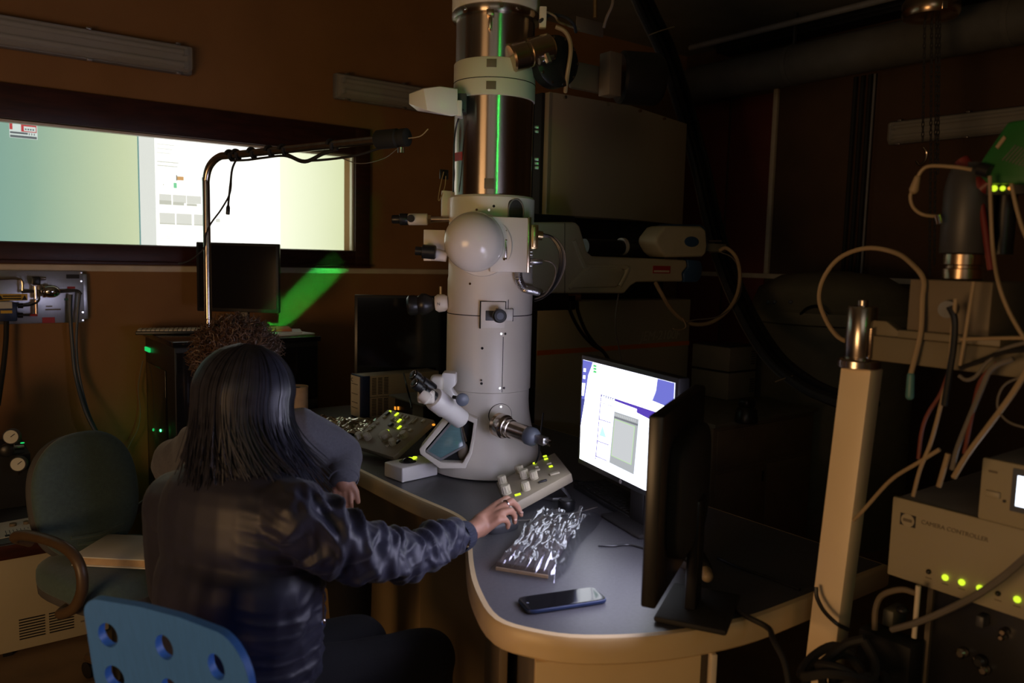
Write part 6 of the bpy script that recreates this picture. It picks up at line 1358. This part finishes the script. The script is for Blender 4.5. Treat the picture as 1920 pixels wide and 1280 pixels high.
# ------------------------------------------------------------------ the man in the grey sweater
ma = thing('person', 'person with short curly brown hair in a grey sweater, seated behind the long-haired person', 'person', (.95, 2.35, 0))
D0 = 2.42
Mn = dict(headc=CF(448, 690, D0), neck=CF(440, 775, D0), chest=CF(440, 880, D0), belly=CF(440, 1010, D0), shR=CF(560, 812, 2.34), shL=CF(335, 868, 2.46), elR=CF(640, 850, 2.44), wrR=CF(644, 893, 2.36))
mf = (RH * .35 + FH * .94).normalized(); mlat = mf.cross(UP).normalized()
mh_ = V((Mn['belly'].x, Mn['belly'].y, .56))
g = G(); MM = head(g, Mn['headc'], mf, tilt=-.1, s=1.05)
g.chain([(Mn['headc'] + V((0, 0, -.05)), .062), (Mn['neck'], .06), (Mn['neck'] + V((0, 0, -.08)), .07)])
for c, d in ((Mn['chest'], (.165, .10, .15)), (Mn['belly'], (.15, .10, .15)), (mh_, (.17, .12, .10))): ell(g, c, d, mlat, .8, .8)
g.chain([(Mn['shR'], .055), (Mn['elR'], .045), (Mn['wrR'], .030)])
elL2 = CF(375, 1000, 2.52); wrL2 = CF(450, 1000, 2.72); g.chain([(Mn['shL'], .055), (elL2, .043), (wrL2, .028)])
# right hand hanging, fingers down over the knee
g.chain([(Mn['wrR'], .030), (CF(645, 905, 2.345), .029)])
for x0, x1, xe, yk, ye in ((634, 626, 624, 925, 956), (640, 636.5, 636, 928, 965), (646, 647, 648, 928, 967), (652, 657, 659, 925, 961)):
    g.cap(CF(x0 + 2, 905, 2.345), CF(x1, yk, 2.335), .016, .0098)
    g.chain([(CF(x1, yk, 2.335), .0092), (CF(x1 + (xe - x1) * .5, yk + (ye - yk) * .5, 2.322), .0078), (CF(xe, ye, 2.345), .0066)])
g.chain([(CF(656, 905, 2.34), .015), (CF(667, 921, 2.34), .0105), (CF(671, 940, 2.34), .0085)])
kn2 = V(CF(655, 990, 2.40)); kn2.z = .60; kn3 = kn2 + V((-.17, .12, -.04))
for kn, s in ((kn2, 1), (kn3, -1)):
    h0 = mh_ + mlat * (.09 * s); g.chain([(h0, .085), (kn, .06)]); ft = V((kn.x + .02, kn.y + .02, .08)); g.chain([(kn, .056), (ft, .038)]); g.chain([(ft + V((0, 0, -.04)), .035), (ft + mf * .15 + V((0, 0, -.05)), .026)])
mb = obj('body', remesh(g, .0034, 3), 'skin', ma, ang=180); eyes(MM, ma)
g = G()
ell(g, Mn['chest'], (.205, .135, .165), mlat, .8, .85); ell(g, Mn['belly'], (.19, .135, .18), mlat, .75, .85); ell(g, Mn['neck'] + V((0, 0, -.085)), (.13, .09, .06), mlat)
g.chain([(Mn['chest'].lerp(Mn['shR'], .5) + V((0, 0, .03)), .10), (Mn['shR'], .076), (Mn['shR'].lerp(Mn['elR'], .5), .070), (Mn['elR'], .063), (Mn['wrR'].lerp(Mn['elR'], .35), .052), (Mn['wrR'], .042)])
g.chain([(Mn['chest'].lerp(Mn['shL'], .5) + V((0, 0, .02)), .10), (Mn['shL'], .078), (elL2, .062), (wrL2, .045)])
sh = remesh(g, .006, 7)
def mfold(p):
    rel = p - Mn['shR']; return .0035 * (1 - abs(math.sin(rel.dot(RH) * 55 + rel.dot(UP) * 40 + 3 * noise.noise(p * 8)))) + .005 * noise.noise(p * 11)
displace(sh, mfold); sw2 = obj('sweater', sh, 'sweater', ma, ang=180)
axd = (Mn['wrR'] - Mn['elR']).normalized(); axd = (CF(644, 900, 2.35) - CF(641, 868, 2.41)).normalized()
obj('cuff', G().lathe([(.047, -.028), (.049, -.018), (.048, .0), (.045, .014), (.0405, .016), (.038, .0)], Mn['wrR'], axd, n=40, caps=False), 'sweater', sw2)
tg = G(); ell(tg, mh_, (.185, .135, .105), mlat, .7, .8)
for kn, s in ((kn2, 1), (kn3, -1)):
    h0 = mh_ + mlat * (.09 * s); tg.chain([(h0, .10), (kn, .078)]); ft = V((kn.x + .02, kn.y + .02, .11)); tg.chain([(kn, .072), (ft, .052)])
obj('trousers', remesh(tg, .01, 5), 'trouser', ma, ang=180)
for kn in (kn2, kn3): ft = V((kn.x + .02, kn.y + .02, .045)); obj('shoe', G(basis(ft + mf * .07, mlat)).sell((0, 0, 0), (.048, .145, .043), .6, .7), 'black', ma)
# curly hair
hc2 = G(MM); hc2.sell((0, -.012, .04), (.100, .115, .098)); hc2.sell((0, -.045, -.02), (.092, .075, .09))
mhair = obj('hair', remesh(hc2, .008, 4), 'hair_brown', ma, ang=180)
g = G(); rnd = random.Random(5)
for k in range(1300):
    a = rnd.uniform(math.radians(20), math.radians(340)); t_ = math.acos(rnd.uniform(-.45, 1.0))
    if t_ > 1.5 and (a < 1.2 or a > 5.1): continue
    nrm = V((math.sin(a) * math.sin(t_), math.cos(a) * math.sin(t_), math.cos(t_)))
    b0 = V((nrm.x * .098, nrm.y * .113 - .012, nrm.z * .096 + .035)); tg_ = nrm.orthogonal().normalized(); tg_.rotate(Quaternion(nrm, rnd.uniform(0, 6.28))); bt_ = nrm.cross(tg_); rr = rnd.uniform(.006, .013); ln = rnd.uniform(.018, .042); ph = rnd.uniform(0, 6.28)
    pts = [MM @ (b0 + nrm * (ln * q / 5) + tg_ * (.022 * (q / 5) ** 1.5) + (tg_ * math.cos(ph + q * 1.3) + bt_ * math.sin(ph + q * 1.3)) * rr * (q / 5)) for q in range(6)]
    strand(g, pts, .0020, .0010)
obj('hair_strands', g, 'hair_brown', mhair, kind='stuff')
# man's office stool
ms_ = thing('office_stool', 'dark padded stool under the person in the grey sweater', 'stool', (mh_.x, mh_.y, 0))
obj('seat', G().lathe([(.14, .385), (.165, .40), (.165, .43), (.14, .448)], (mh_.x, mh_.y, 0), n=36), 'black_matte', ms_); obj('column', G().cyl((mh_.x, mh_.y, .03), (mh_.x, mh_.y, .385), .03), 'steel', ms_); obj('base', G().lathe([(.18, .001), (.18, .02), (.04, .04)], (mh_.x, mh_.y, 0), n=36), 'black', ms_)
